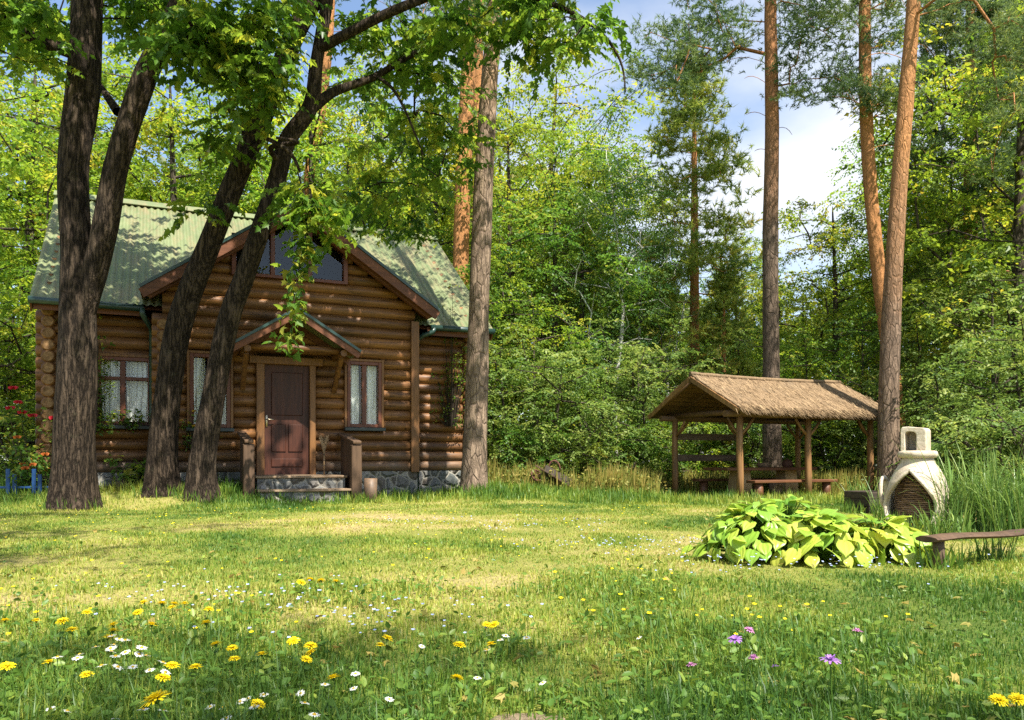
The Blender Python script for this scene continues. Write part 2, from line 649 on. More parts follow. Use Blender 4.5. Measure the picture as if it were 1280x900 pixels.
# hosta leaf: parallel veins across each leaf come from the per-vertex vein value
t = NT('hosta_leaf')
c = t.ramp(t.attr(), [(0, (.1, .24, .03)), (.45, (.25, .41, .045)), (.8, (.46, .53, .075)), (1, (.6, .54, .11))])
vn = t.attr('vein')
c = t.mix(c, t.hsv(c, .5, 1, 1.25), t.ramp(vn, [(.75, 0.0), (1, .8)]))
p = t.bsdf(c, .36, .4, t.bump(vn, .4, .006))
tr = t.n('BsdfTranslucent')
t.put(tr.inputs['Color'], t.hsv(c, .485, 1.0, 1.25))
mx = t.n('MixShader')
mx.inputs[0].default_value = .32
t.t.links.new(p, mx.inputs[1])
t.t.links.new(tr.outputs[0], mx.inputs[2])
M['hosta'] = t.done(mx.outputs[0])

M['log'] = wood_mat('stained_log', (.05, .02, .007), (.26, .115, .034), 0, 2.2, .48, .35, wear=(.27, .125, .045), spec=.3, checks=True)
M['log_side'] = wood_mat('stained_side_log', (.05, .02, .007), (.26, .115, .034), 1, 2.2, .5, .3, wear=(.27, .125, .045), checks=True)
t = NT('log_end')
o = t.map(t.co(), (1, 1, 1))
M['log_end'] = t.done(t.bsdf(t.ramp(t.noise(o, 16, 4), [(.3, (.12, .06, .022)), (.7, (.3, .175, .08))]), .7, .2))
M['fascia'] = wood_mat('bargeboard_wood', (.085, .028, .012), (.19, .07, .028), 0, 2.0, .55, .2)
M['frame'] = wood_mat('door_casing_wood', (.12, .052, .017), (.25, .115, .037), 2, 2.2, .5, .2)
M['sash'] = wood_mat('red_brown_sash', (.09, .028, .014), (.17, .055, .027), 2, 2, .4, .1)
M['door'] = wood_mat('mahogany_door', (.03, .009, .005), (.085, .026, .013), 2, 2.2, .5, .3, spec=.3)
M['rail'] = wood_mat('weathered_brown_board', (.05, .028, .016), (.14, .082, .047), 2, 2.5, .7, .35)
M['tread'] = wood_mat('step_tread_wood', (.16, .1, .06), (.34, .24, .15), 0, 2.5, .75, .3)
M['old'] = wood_mat('old_grey_wood', (.07, .045, .03), (.24, .165, .11), 0, 2.5, .8, .5)
M['hut_post'] = wood_mat('gazebo_post_wood', (.12, .058, .022), (.3, .16, .062), 2, 2.2, .6, .3)
M['hut_beam'] = wood_mat('gazebo_beam_wood', (.07, .036, .016), (.18, .095, .042), 0, 2.2, .65, .3)
M['table'] = wood_mat('red_brown_table_wood', (.07, .028, .014), (.19, .08, .038), 0, 2.2, .5, .25)
M['slab'] = wood_mat('sawn_slab_wood', (.2, .12, .055), (.4, .27, .14), 2, 2.2, .65, .3)
M['gutter'] = plain('green_gutter_metal', (.02, .05, .042), .35, .5, .3, 4)
M['sill'] = plain('slate_sill', (.035, .045, .045), .5, .4, .3)
M['iron'] = plain('rusted_iron', (.12, .05, .03), .75, .3, .5, 14, .4)
M['blue'] = plain('blue_paint', (.012, .06, .19), .5, .4, .35, 12)
M['curtain'] = plain('white_curtain', (.82, .82, .78), .9, .1, .08, 3)
M['dark'] = plain('painted_dark_interior', (.012, .011, .01), .9, .05, .2)  # near-black colour standing in for the shade inside attic and oven
M['soil'] = plain('bare_soil', (.27, .205, .135), .95, .05, .55, 30, 1.0)
M['clay'] = None
t = NT('oven_clay')
n = t.noise(t.co(), 5, 6, .6)
c = t.ramp(n, [(.3, (.36, .285, .2)), (.62, (.58, .5, .39))])
c = t.mix(c, (.3, .22, .15), t.ramp(t.noise(t.map(t.co(), (2, 2, .8)), 3.2, 5, .7), [(.58, 0.0), (.72, .7)]))
sep = t.n('SeparateXYZ')
t.put(sep.inputs[0], t.co())
lowz = t.math('ADD', sep.outputs[2], t.math('MULTIPLY', t.noise(t.co(), 7, 4), .25))
c = t.mix(c, (.2, .15, .1), t.ramp(lowz, [(.12, .75), (.3, 0.0)]))
ck = t.ramp(t.voro(t.mix(t.co(), t.noise(t.co(), 6, 2, out='Color'), .15), 4.5, 'DISTANCE_TO_EDGE'), [(.0, .7), (.012, 0.0)])
c = t.mix(c, (.16, .12, .09), t.math('MULTIPLY', ck, t.ramp(t.noise(t.co(), 2.5, 3), [(.48, 0.0), (.6, 1.0)])))
M['clay'] = t.done(t.bsdf(c, .9, .15, t.bump(t.noise(t.co(), 26, 5), .5, .012)))
M['wattle'] = wood_mat('wattle_twigs', (.1, .055, .03), (.34, .21, .12), 0, 3, .8, .4)
t = NT('thatch')
o = t.map(t.co(), (26, 3.2, 3.2))
n = t.noise(o, 2.4, 6, .7, .2)
n2 = t.noise(t.co(), 1.6, 5, .65)
c = t.ramp(n, [(.3, (.1, .066, .038)), (.7, (.31, .213, .125))])
c = t.mix(c, (.14, .105, .07), t.ramp(n2, [(.48, 0.0), (.7, .65)]))
M['thatch'] = t.done(t.bsdf(c, .95, .1, t.bump(n, .9, .02)))
M['straw'] = leaf_mat('straw', [(0, (.12, .078, .043)), (.5, (.245, .165, .093)), (1, (.41, .295, .17))], .1, 1.1, .8, 0.0, .1)

# corrugated roof sheet: faded green paint with rust blooms and moss along the laps
t = NT('green_roof_sheet')
o = t.co()
n = t.noise(o, 1.3, 6, .65)
n2 = t.noise(t.map(o, (2.4, .7, .7)), 2.2, 6, .72)
c = t.ramp(n, [(.3, (.105, .135, .06)), (.55, (.17, .2, .095)), (.75, (.25, .27, .145))])
c = t.mix(c, (.27, .185, .11), t.ramp(n2, [(.45, 0.0), (.68, .6)]))
c = t.mix(c, (.1, .15, .07), t.ramp(t.noise(o, 11, 4), [(.58, 0.0), (.68, .45)]))
M['roof'] = t.done(t.bsdf(c, .5, .4, t.bump(n2, .1, .004)))

# fieldstone footing with pale mortar
t = NT('fieldstone')
o = t.co()
w = t.mix(o, t.noise(o, 4, 2, out='Color'), .12)
e = t.voro(w, 5.2, 'DISTANCE_TO_EDGE')
cc = t.voro(w, 5.2, 'F1', 'Color')
sep = t.n('SeparateColor')
t.put(sep.inputs[0], cc)
st = t.ramp(sep.outputs[0], [(0, (.09, .1, .095)), (.4, (.2, .2, .19)), (.7, (.15, .125, .1)), (1, (.3, .285, .26))])
st = t.mix(st, t.hsv(st, .5, 1, .6), t.noise(o, 14, 5))
k = t.ramp(e, [(.05, 0.0), (.09, 1.0)])
c = t.mix((.27, .25, .21), st, k)
hh = t.math('ADD', t.math('MULTIPLY', t.ramp(e, [(.03, 0.0), (.25, 1.0)]), 1.0), t.math('MULTIPLY', t.noise(o, 18, 4), .25))
M['stone'] = t.done(t.bsdf(c, .85, .2, t.bump(hh, 1.0, .05)))

# window glass: thin sheet, reflects the garden, lets the curtain show
t = NT('window_glass')
gl = t.n('BsdfGlossy')
gl.inputs['Roughness'].default_value = .02
trn = t.n('BsdfTransparent')
trn.inputs['Color'].default_value = (.93, .96, .95, 1)
fr = t.n('LayerWeight')
fr.inputs[0].default_value = .5
mx = t.n('MixShader')
t.put(mx.inputs[0], t.math('ADD', .045, t.math('MULTIPLY', t.math('POWER', fr.outputs[1], 5.0), .8)))
t.t.links.new(trn.outputs[0], mx.inputs[1])
t.t.links.new(gl.outputs[0], mx.inputs[2])
M['glass'] = t.done(mx.outputs[0])

# lawn ground: thin turf over straw and soil
t = NT('lawn_ground')
o = t.geo()
a = t.noise(o, .55, 5, .6)
b = t.noise(o, 3.0, 6, .7)
d = t.noise(o, 40, 4, .7)
mixv = t.math('ADD', t.math('MULTIPLY', a, .6), t.math('MULTIPLY', b, .4))
c = t.ramp(t.math('ADD', t.attr(), t.math('MULTIPLY', t.math('SUBTRACT', b, .5), .5)), [(.05, (.1, .15, .025)), (.35, (.23, .25, .045)), (.65, (.36, .315, .1)), (.95, (.43, .335, .165))])
c = t.mix(c, t.hsv(c, .5, .9, .5), t.ramp(d, [(.4, .7), (.62, 0.0)]))
M['ground'] = t.done(t.bsdf(c, .95, .1, t.bump(t.math('ADD', d, b), .9, .03)))

for nm, col in (('yellow', (.86, .66, .012)), ('white', (.78, .78, .74)), ('violet', (.36, .17, .5)), ('pink', (.52, .2, .42)),
                ('skyblue', (.38, .44, .68)), ('red', (.6, .03, .05)), ('core', (.6, .38, .03)), ('rust', (.45, .13, .03))):
    t = NT('petal_' + nm)
    c = t.hsv(col, .5, 1.0, t.math('ADD', t.math('MULTIPLY', t.attr(), .5), .75))
    p = t.bsdf(c, .6, .2)
    tr = t.n('BsdfTranslucent')
    t.put(tr.inputs['Color'], c)
    mx = t.n('MixShader')
    mx.inputs[0].default_value = .3
    t.t.links.new(p, mx.inputs[1])
    t.t.links.new(tr.outputs[0], mx.inputs[2])
    M['petal_' + nm] = t.done(mx.outputs[0])
# ------------------------------------------------------------------ the log cabin
def build_house():
    H = thing('log_house', 'brown log cabin with green corrugated roof and steep front gable behind maples', 'house', (-4.245, 15, 0), R(24))
    rng = random.Random(3)
    CU, AP, SL = .19, 5.44, .675          # gable centre, apex, slope
    ST = .53                              # top of the stone footing

    def spans(u0, u1, z, holes):
        out = [(u0, u1)]
        for a, b, c, d in holes:
            if c < z < d:
                nx = []
                for p, q in out:
                    if b <= p or a >= q:
                        nx.append((p, q))
                        continue
                    if a > p:
                        nx.append((p, a))
                    if b < q:
                        nx.append((b, q))
                out = nx
        return out

    def log(mb, axis, a, b, fixed, z, ends=(0, 0)):
        mb.tint = rng.uniform(0.15, .95)
        n = max(2, int((b - a) / .4))
        pts, rr = [], []
        w1, w2 = rng.uniform(-.004, .004), rng.uniform(-.004, .004)
        for i in range(n + 1):
            s = a + (b - a) * i / n
            dz = w1 + (w2 - w1) * i / n + rng.uniform(-.003, .003)
            pts.append((s, fixed, z + dz) if axis == 0 else (fixed, s, z + dz))
            rr.append(.109 + rng.uniform(-.003, .005))
        for k, e in ((0, a - .02), (-1, b + .02)):
            q = list(pts[k])
            q[axis] = e
            if k == 0:
                pts.insert(0, tuple(q))
                rr.insert(0, .083)
            else:
                pts.append(tuple(q))
                rr.append(.083)
        mb.tube(pts, rr, 14, True, 0, 1)

    front_holes = [(-.54, .53, .45, 2.64), (1.11, 1.82, 1.36, 2.67), (-1.69, -.97, 1.31, 2.67), (-.97, 1.15, 4.13, 5.2)]
    mb = MB()
    z = ST + .1
    while z < AP - .2:
        a, b = -2.1, 2.48
        if z > 3.35:
            hw = (AP - .1 - z) / SL
            a, b = max(a, CU - hw), min(b, CU + hw)
            log_a, log_b = a, b
        else:
            log_a, log_b = a - .17, b + .03
        for p, q in spans(log_a, log_b, z, front_holes):
            if q - p > .05:
                log(mb, 0, p, q, 0, z)
        z += .2
    mb.build('gable_log_wall', [M['log'], M['log_end']], H, True)

    mb = MB()
    z = ST + .1
    while z < 3.4:
        for p, q in spans(-4.09, -2.13, z, [(-3.2, -2.27, 1.35, 2.6)]):
            log(mb, 0, p, q, .5, z)
        z += .2
    mb.build('front_log_wall', [M['log'], M['log_end']], H, True)
    mb = MB()
    z = ST + .1
    while z < 3.4:
        log(mb, 0, 2.52, 3.98, .5, z)
        z += .2
    mb.build('front_log_wall', [M['log'], M['log_end']], H, True)

    def side(u, v0, v1, gable, name, back=True):
        mb = MB()
        z = ST + .2
        while z < (6.1 if gable else 3.3):
            a, b = v0, v1
            if gable and z > 3.35:
                hw = (6.28 - z) / .758
                a, b = max(v0, 3.85 - hw), min(v1, 3.85 + hw)
            if b - a > .1:
                log(mb, 1, a, b, u, z)
            z += .2
        mb.build(name, [M['log_side'], M['log_end']], H, True)
    side(-3.91, .32, 7.3, True, 'side_log_wall')
    side(3.8, .32, 7.3, True, 'side_log_wall')
    side(-2.1, -.17, .55, False, 'return_log_wall')
    side(2.5, -.05, .55, False, 'return_log_wall')
    mb = MB()
    mb.box(-3.9, 3.8, 7.05, 7.2, 0, 3.45)
    mb.build('rear_wall', M['log'], H)

    mb = MB()
    mb.box(-2.17, 2.55, -.07, .4, -.3, ST)
    mb.box(-3.98, -2.172, .43, .8, -.3, ST - .003)
    mb.box(2.552, 3.88, .43, .8, -.3, ST - .003)
    mb.box(-3.982, -3.7, .802, 7.3, -.3, ST)
    mb.box(3.6, 3.882, .802, 7.3, -.3, ST)
    mb.build('stone_footing', M['stone'], H)

    # main roof, corrugated along the slope
    def sheet(u0, u1, va, za, vb, zb, rows, wl=.128, amp=.017):
        n = int((u1 - u0) / wl * 8)
        us = np.linspace(u0, u1, n + 1)
        ts = np.linspace(0, 1, rows + 1)
        L = math.hypot(vb - va, zb - za)
        nv, nz_ = -(zb - za) / L, (vb - va) / L
        V = []
        for t in ts:
            off = amp * np.cos(us * 2 * np.pi / wl) + .004 * (t * rows % 2)
            V.append(np.stack([us, np.full_like(us, va + (vb - va) * t) + nv * off, np.full_like(us, za + (zb - za) * t) + nz_ * off], 1))
        V = np.concatenate(V)
        i = np.arange(n)
        F = np.concatenate([np.stack([r * (n + 1) + i, r * (n + 1) + i + 1, (r + 1) * (n + 1) + i + 1, (r + 1) * (n + 1) + i], 1) for r in range(rows)])
        return V, F

    ro = np_mesh('roof', *(lambda A, B: (np.concatenate([A[0], B[0]]), [np.concatenate([A[1], B[1] + len(A[0])])]))(
        sheet(-4.15, 4.22, .02, 3.47, 3.85, 6.36, 4), sheet(-4.15, 4.22, 7.68, 3.47, 3.85, 6.36, 2)), M['roof'], None, H, True)
    mb = MB()
    mb.beam((-4.17, 3.74, 6.335), (4.24, 3.74, 6.335), .26, .02, up=(0, -.6, .8))
    mb.beam((-4.17, 3.96, 6.335), (4.24, 3.96, 6.335), .26, .02, up=(0, .6, .8))
    mb.build('ridge_cap', M['roof'], ro)
    for u in (-4.13, 4.2):
        for v0 in (.04, 7.66):
            mb = MB()
            mb.beam((u, v0, 3.31), (u, 3.85, 6.2), .03, .16)
            mb.build('verge_board', M['fascia'], ro)
    for u0, u1 in ((-4.1, -2.4), (2.8, 4.17)):
        mb = MB()
        mb.box(u0, u1, .07, .1, 3.28, 3.44)
        mb.build('eave_board', M['fascia'], ro)
    mb = MB()        # boarded soffit
    for u0, u1 in ((-4.1, 4.17),):
        mb.add([(u0, .1, 3.4), (u1, .1, 3.4), (u1, 3.85, 6.24), (u0, 3.85, 6.24)], [(0, 1, 2, 3)])
        mb.add([(u0, 7.6, 3.4), (u1, 7.6, 3.4), (u1, 3.85, 6.24), (u0, 3.85, 6.24)], [(0, 1, 2, 3)])
    mb.build('soffit', M['fascia'], ro)

    # gable roof over the front, running back into the main slope
    def gsheet(sgn):
        rows, wl, amp = 10, .128, .016
        vs = np.arange(-.5, 2.9, wl / 8)
        V = []
        for r in range(rows + 1):
            h = 2.66 * r / rows
            z = AP + .06 - SL * h
            vm = .02 + (z - 3.47) / .758 + .06
            v = np.minimum(vs, vm)
            z = z + amp * np.cos(v * 2 * np.pi / wl)
            V.append(np.stack([np.full_like(v, CU + sgn * h), v, z], 1))
        n = len(vs)
        i = np.arange(n - 1)
        F = np.concatenate([np.stack([r * n + i, r * n + i + 1, (r + 1) * n + i + 1, (r + 1) * n + i], 1) for r in range(rows)])
        return np.concatenate(V), F
    A, B = gsheet(-1), gsheet(1)
    gr = np_mesh('gable_roof', np.concatenate([A[0], B[0]]), [np.concatenate([A[1], B[1] + len(A[0])])], M['roof'], None, H, True)
    for sgn in (-1, 1):
        mb = MB()
        e = CU + sgn * 2.64
        ze = AP - SL * 2.64
        mb.beam((e, -.49, ze - .08), (CU, -.49, AP - .08), .04, .165)
        mb.build('bargeboard', M['fascia'], gr)
        mb = MB()
        mb.beam((e + sgn * .03, -.505, ze + .035), (CU, -.505, AP + .055), .06, .05)
        mb.build('drip_edge', M['gutter'], gr)
        mb = MB()
        mb.add([(e, -.47, ze - .05), (CU, -.47, AP - .05), (CU, .3, AP - .05), (e, .3, ze - .05)], [(0, 1, 2, 3)])
        mb.build('soffit_board', M['fascia'], gr)
        mb = MB()
        for v in (-.3, ):
            mb.beam((e - sgn * .1, v, ze - .13 + .06), (CU, v, AP - .13), .1, .13)
        mb.build('rafter', M['fascia'], gr)
    mb = MB()
    mb.beam((CU, -.52, AP + .09), (CU, 2.7, AP + .09), .16, .02)
    mb.build('ridge_cap', M['roof'], gr)
    mb = MB()
    mb.box(2.40, 2.56, -.155, -.115, ST - .02, 3.5, None, .006)
    mb.build('corner_board', M['frame'], H)

    # gutters and downpipes
    mb = MB()
    mb.tube([(-4.16, -.03, 3.42), (-2.42, -.03, 3.40)], .06, 10)
    g = mb.build('gutter', M['gutter'], H, True)
    mb = MB()
    mb.tube([(-2.44, -.06, 3.40), (-2.44, -.06, 3.3), (-2.3, .2, 3.1), (-2.29, .3, 3.02), (-2.29, .3, 1.5), (-2.29, .3, .1)], .046, 10)
    for z in (2.6, 1.4, .6):
        mb.tube([(-2.29, .3, z), (-2.29, .3, z + .04)], .054, 10)
    mb.build('downpipe', M['gutter'], H, True)
    mb = MB()
    mb.tube([(2.84, -.03, 3.42), (4.23, -.03, 3.43)], .06, 10)
    mb.build('gutter', M['gutter'], H, True)
    mb = MB()
    mb.tube([(2.92, -.04, 3.42), (2.88, -.05, 3.33), (2.72, .05, 3.27), (2.62, .12, 3.2), (2.6, .15, 3.0), (2.6, .15, .1)], .05, 10)
    for z in (2.8, 1.6, .5):
        mb.tube([(2.6, .15, z), (2.6, .15, z + .04)], .058, 10)
    mb.build('downpipe', M['gutter'], H, True)

    # windows
    def window(u0, u1, z0, z1, v, mull, cur, transom=None, sill=True):
        mb = MB()
        w = .065
        y0, y1 = v - .15, v + .06
        mb.box(u0, u0 + w, y0, y1, z0, z1, None, .006)
        mb.box(u1 - w, u1, y0, y1, z0, z1, None, .006)
        mb.box(u0 + w, u1 - w, y0 + .002, y1, z1 - w, z1 - .001, None, .006)
        mb.box(u0 + w, u1 - w, y0 + .002, y1, z0 + .001, z0 + w, None, .006)
        for m in mull:
            mb.box(m - .045, m + .045, y0 + .03, y1 - .02, z0 + w, z1 - w, None, .005)
        if transom:
            mb.box(u0 + w, u1 - w, y0 + .035, y1 - .025, transom - .03, transom + .03, None, .005)
        f = mb.build('window', M['sash'], H)
        mb = MB()
        mb.add([(u0 + .02, v - .072, z0 + .02), (u1 - .02, v - .072, z0 + .02), (u1 - .02, v - .072, z1 - .02), (u0 + .02, v - .072, z1 - .02)], [(0, 1, 2, 3)])
        mb.build('pane', M['glass'], f)
        if sill:
            mb = MB()
            mb.box(u0 - .06, u1 + .06, v - .24, v - .1, z0 - .07, z0 - .005, None, .008)
            mb.build('sill', M['sill'], f)
            mb = MB()
            mb.box(u0 - .05, u0 - .003, v - .14, v + .03, z0, z1 + .05, None, .005)
            mb.box(u1 + .003, u1 + .05, v - .14, v + .03, z0, z1 + .05, None, .005)
            mb.box(u0 - .003, u1 + .003, v - .138, v + .03, z1 + .003, z1 + .05, None, .005)
            mb.build('casing', M['frame'], f)
        for a, b in cur:
            n = 40
            V, F = [], []
            for j in range(9):
                zz = z0 + (z1 - z0) * j / 8
                for i in range(n + 1):
                    s = i / n
                    V.append((a + (b - a) * s + .01 * math.sin(j * .8 + s * 5), v + .05 + .022 * math.sin(s * (b - a) * 75 + .4 * math.sin(j)), zz))
            for j in range(8):
                for i in range(n):
                    k = j * (n + 1) + i
                    F.append((k, k + 1, k + n + 2, k + n + 1))
            mb = MB()
            mb.add(V, F)
            mb.build('curtain', M['curtain'], f, True)
        return f
    window(1.13, 1.8, 1.38, 2.65, 0, [1.465], [(1.2, 1.4), (1.52, 1.75)])
    window(-1.67, -.99, 1.33, 2.65, 0, [-1.33], [(-1.6, -1.4), (-1.25, -1.05)])
    window(-3.17, -2.29, 1.37, 2.58, .5, [-2.76], [(-3.1, -2.8), (-2.7, -2.35)], 2.2)
    # attic window, three lights under the gable
    mb = MB()
    for u in (-.93, -.25, .43, 1.1):
        top = min(5.1, AP - .14 - abs(u - CU) * SL)
        mb.box(u - .04, u + .04, -.15, .05, 4.15, top, None, .005)
    mb.box(-.97, 1.14, -.152, .05, 4.11, 4.17, None, .005)
    f = mb.build('attic_window', M['sash'], H)
    mb = MB()
    mb.add([(-.95, -.06, 4.15), (1.13, -.06, 4.15), (1.13, -.06, AP - .1 - .94 * SL), (CU, -.06, AP - .1), (-.95, -.06, AP - .1 - 1.14 * SL)], [(0, 1, 2, 3, 4)])
    mb.build('pane', M['glass'], f)
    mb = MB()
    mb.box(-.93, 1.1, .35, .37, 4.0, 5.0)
    mb.build('attic_dark_sheet', M['dark'], f)  # near-black sheet standing in for the unlit attic

    # door
    mb = MB()
    mb.box(-.54, -.4, -.17, .06, .45, 2.52, None, .008)
    mb.box(.42, .53, -.17, .06, .45, 2.52, None, .008)
    mb.box(-.66, .66, -.18, .06, 2.522, 2.66, None, .008)
    mb.build('door_casing', M['frame'], H)
    mb = MB()
    mb.box(-.4, .42, -.075, -.03, .48, 2.522)
    for a, b, c, d in ((-.27, .3, .62, .78), (-.27, -.005, .9, 1.42), (.035, .3, .9, 1.42), (-.27, .3, 1.58, 2.38)):
        mb.box(a, b, -.093, -.0752, c, d, None, .012)
    dr = mb.build('door', M['door'], H)
    mb = MB()
    mb.box(-.375, -.335, -.088, -.0755, 1.36, 1.58, None, .004)
    mb.tube([(-.355, -.09, 1.5), (-.355, -.13, 1.5), (-.33, -.14, 1.5), (-.22, -.14, 1.495)], .011, 8)
    mb.build('handle', plain('worn_brass', (.5, .42, .3), .35, .5, .2, 20, 0, 1.0), dr, True)

    # porch hood
    PC, PA, PS = .05, 3.40, .62
    mb = MB()
    for s in (-1, 1):
        e = (PC + s * 1.12, PA - PS * 1.12)
        vs = [(e[0], -1.08, e[1]), (PC, -1.08, PA), (PC, -.1, PA), (e[0], -.1, e[1])]
        vs2 = [(x, y, z - .025) for x, y, z in vs]
        mb.add(vs + vs2, [(0, 1, 2, 3), (7, 6, 5, 4), (0, 4, 5, 1), (3, 2, 6, 7), (0, 3, 7, 4)])
    ph = mb.build('porch_roof', M['roof'], H)
    mb = MB()
    for s in (-1, 1):
        e = (PC + s * 1.1, PA - PS * 1.1)
        mb.beam((e[0], -1.06, e[1] - .08), (PC, -1.06, PA - .08), .04, .11)
        mb.beam((e[0], -.2, e[1] - .1), (PC, -.2, PA - .1), .05, .12)
    mb.build('rafter', M['fascia'], ph)
    for s in (-1, 1):
        mb = MB()
        e = (PC + s * 1.12, PA - PS * 1.12)
        mb.beam((e[0], -1.09, e[1] + .01), (PC, -1.09, PA + .015), .03, .045)
        mb.build('drip_edge', M['gutter'], ph)
    mb = MB()
    mb.tint = .6
    mb.tube([(PC - .98, -.8, 2.73), (PC - .3, -.8, 2.75), (PC + .4, -.8, 2.75), (PC + 1.02, -.8, 2.72)], [.06, .065, .065, .06], 10)
    mb.build('tie_log', M['log'], ph, True)
    for u in (-.78, .88):
        mb = MB()
        mb.tint = .4
        mb.tube([(u, -.05, 2.68), (u, -1.0, 2.68)], .06, 10)
        mb.beam((u, -.1, 2.05), (u, -.75, 2.64), .09, .09, .01)
        mb.build('bracket', M['log_side'], ph)

    # steps
    mb = MB()
    mb.box(-.62, .9, -1.0, -.11, -.1, .43)
    mb.box(-.62, .9, -1.34, -1.002, -.1, .2)
    sp = mb.build('steps', M['stone'], H)
    mb = MB()
    mb.box(-.66, .94, -1.04, -.1, .432, .475, None, .01)
    mb.build('tread', M['tread'], sp)
    mb = MB()
    mb.box(-.66, .94, -1.39, -1.01, .202, .245, None, .01)
    mb.build('tread', M['tread'], sp)
    for u, k in ((-.8, -1), (1.02, 1)):
        mb = MB()
        mb.tint = .4
        mb.box(u - .09, u + .09, -1.42, -1.26, -.1, 1.02, None, .012)
        mb.tint = .6
        v = -1.22
        while v < -.2:
            mb.tint = rng.uniform(.2, .8)
            top = 1.06 + (v + 1.3) * .14
            mb.box(u - .03, u + .03, v, v + .135, 0, top, None, .006)
            v += .15
        mb.tint = .75
        mb.beam((u, -1.45, 1.06), (u, -.14, 1.24), .15, .05, .008)
        mb.build('parapet', M['rail'], H)
    return H


def build_house_extras():
    c, s = math.cos(R(24)), math.sin(R(24))

    def hp(u, v, z):
        return Vector((-4.245 + c * u - s * v, 15 + s * u + c * v, z))
    # birch broom
    b = thing('broom', 'straw broom leaning upside down on the wall beside the cabin door', 'broom', hp(.66, -.3, .475), R(24))
    mb = MB()
    mb.tube([(0, 0, 0), (.01, .06, .42)], .014, 8)
    h = mb.build('handle', M['slab'], b, True)
    for z in (.06, .16, .26, .36):
        mb = MB()
        mb.tube([(.0015 + z * .02, z * .14, z), (.002 + z * .02, z * .14 + .004, z + .025)], .019, 8)
        mb.build('binding', M['old'], h, True)
    mb = MB()
    rr = random.Random(4)
    for i in range(90):
        mb.tint = rr.random()
        a, e = rr.uniform(0, 6.28), rr.random() ** .5
        x, y = math.cos(a) * e, math.sin(a) * e
        mb.tube([(.01 + x * .012, .06 + y * .012, .4), (.012 + x * .05, .075 + y * .02, .56), (.014 + x * .1, .085 + y * .022, .72 + rr.uniform(-.05, .03))], [.004, .004, .002], 4, False)
    mb.build('bristle_head', M['straw'], b)
    # sawn stump by the steps
    mb = MB()
    p = hp(1.28, -1.35, 0)
    p.z = gz(p.x, p.y) - .05
    mb.tint = .4
    mb.tube([(0, 0, 0), (0, .0, .2), (.003, 0, .46)], [.125, .118, .115], 16, True, .06, 1, 2)
    t_ = thing('chopping_stump', 'short upright sawn log standing by the right parapet of the cabin steps', 'stump', p, R(24))
    mb.build('log', [M['log_side'], M['log_end']], t_, True)
    # doorside lamp-free: pot plants on sills
    def spray(name, label, cat, pos, n, spread, size, tpl, mat, group=None, flowers=None, seed=1, stems=True):
        rg = np.random.default_rng(seed)
        root = thing(name, label, cat, pos, 0, group)
        tips = rg.normal(size=(n, 3)) * np.array(spread) + np.array([0, 0, spread[2] * 1.1])
        tips[:, 2] = np.abs(tips[:, 2])
        V, F, tt = leaves_at(tips, 9, .05, size, tpl, rg, .4)
        np_mesh('foliage', V, F, mat, tt, root)
        if stems:
            mb = MB()
            for q in tips[:60]:
                mb.tube([(q[0] * .25, q[1] * .25, -.05), (q[0] * .6, q[1] * .6, q[2] * .6), tuple(q)], [.008, .006, .003], 4, False)
            mb.build('stem', M['bark_twig'], root)
        if flowers:
            hi = tips[np.argsort(-tips[:, 2])][::3]
            for k in range(flowers[1]):
                q = hi[k] + rg.normal(size=3) * .04 + np.array([0, -.06, .06])
                fm = MB()
                for r_ in range(3):
                    for a in range(7):
                        an = a * .9 + r_ * .4
                        fm.tint = rg.random()
                        d = Vector((math.cos(an), math.sin(an) * .8 - .3, .35 + .4 * r_)).normalized()
                        sd = d.cross(Vector((0, -1, .3))).normalized()
                        L = flowers[2] * (1 - .2 * r_)
                        o_ = Vector(q)
                        fm.add([o_, o_ + d * L * .6 + sd * L * .4, o_ + d * L, o_ + d * L * .6 - sd * L * .4], [(0, 1, 2, 3)])
                fm.build('bloom', flowers[0], root)
        return root
    spray('window_plant', 'dark leafy pot plant on the sill of the window between the first two maples', 'plant', hp(-2.6, .24, 1.36), 26, (.22, .05, .08), .07, OVAL, M['leaf_maple'], seed=2)
    spray('window_plant', 'small yellow flowered plant under the window behind the leaning maples', 'plant', hp(-1.62, -.2, 1.0), 24, (.12, .06, .2), .07, OVAL, M['leaf_maple'], flowers=(M['petal_core'], 6, .04), seed=3)
    spray('climbing_vine', 'leafy vine climbing the log wall beside the curtained window', 'vine', hp(-3.25, .2, 1.25), 120, (.16, .07, .62), .075, OVAL, M['leaf_green'], seed=5)
    spray('climbing_vine', 'sparse vine on the log wall behind the grey pine trunk', 'vine', hp(3.4, .28, 1.5), 90, (.2, .06, .7), .06, OVAL, M['leaf_maple'], seed=6)
    # rose bush and blue chairs-legs at the far corner of the garden
    p = at(42, 600, 13.6)
    p.z = gz(p.x, p.y)
    spray('rose_bush', 'bushy rose with crimson blooms at the corner of the cabin', 'rose bush', p, 130, (.32, .26, .52), .08, OVAL, M['leaf_green'], flowers=(M['petal_red'], 6, .085), seed=7)
    p = at(20, 600, 13.2)
    p.z = gz(p.x, p.y)
    spray('lily_clump', 'rusty orange lilies low beside the blue pickets', 'lily', p + Vector((.18, .2, .1)), 40, (.14, .12, .2), .09, KITE, M['leaf_green'], flowers=(M['petal_rust'], 7, .07), seed=8)
    fe = thing('picket_fence', 'bright blue wooden picket fence end beside the roses', 'fence', at(20, 606, 13.1), R(10))
    fe.location.z = gz(fe.location.x, fe.location.y)
    for i, x in enumerate((-.12, -.02, .27, .36)):
        mb = MB()
        mb.box(x - .032, x + .032, -.012, .012, .0, .42 - .09 * (i % 2), None, .006)
        mb.build('picket', M['blue'], fe)
    mb = MB()
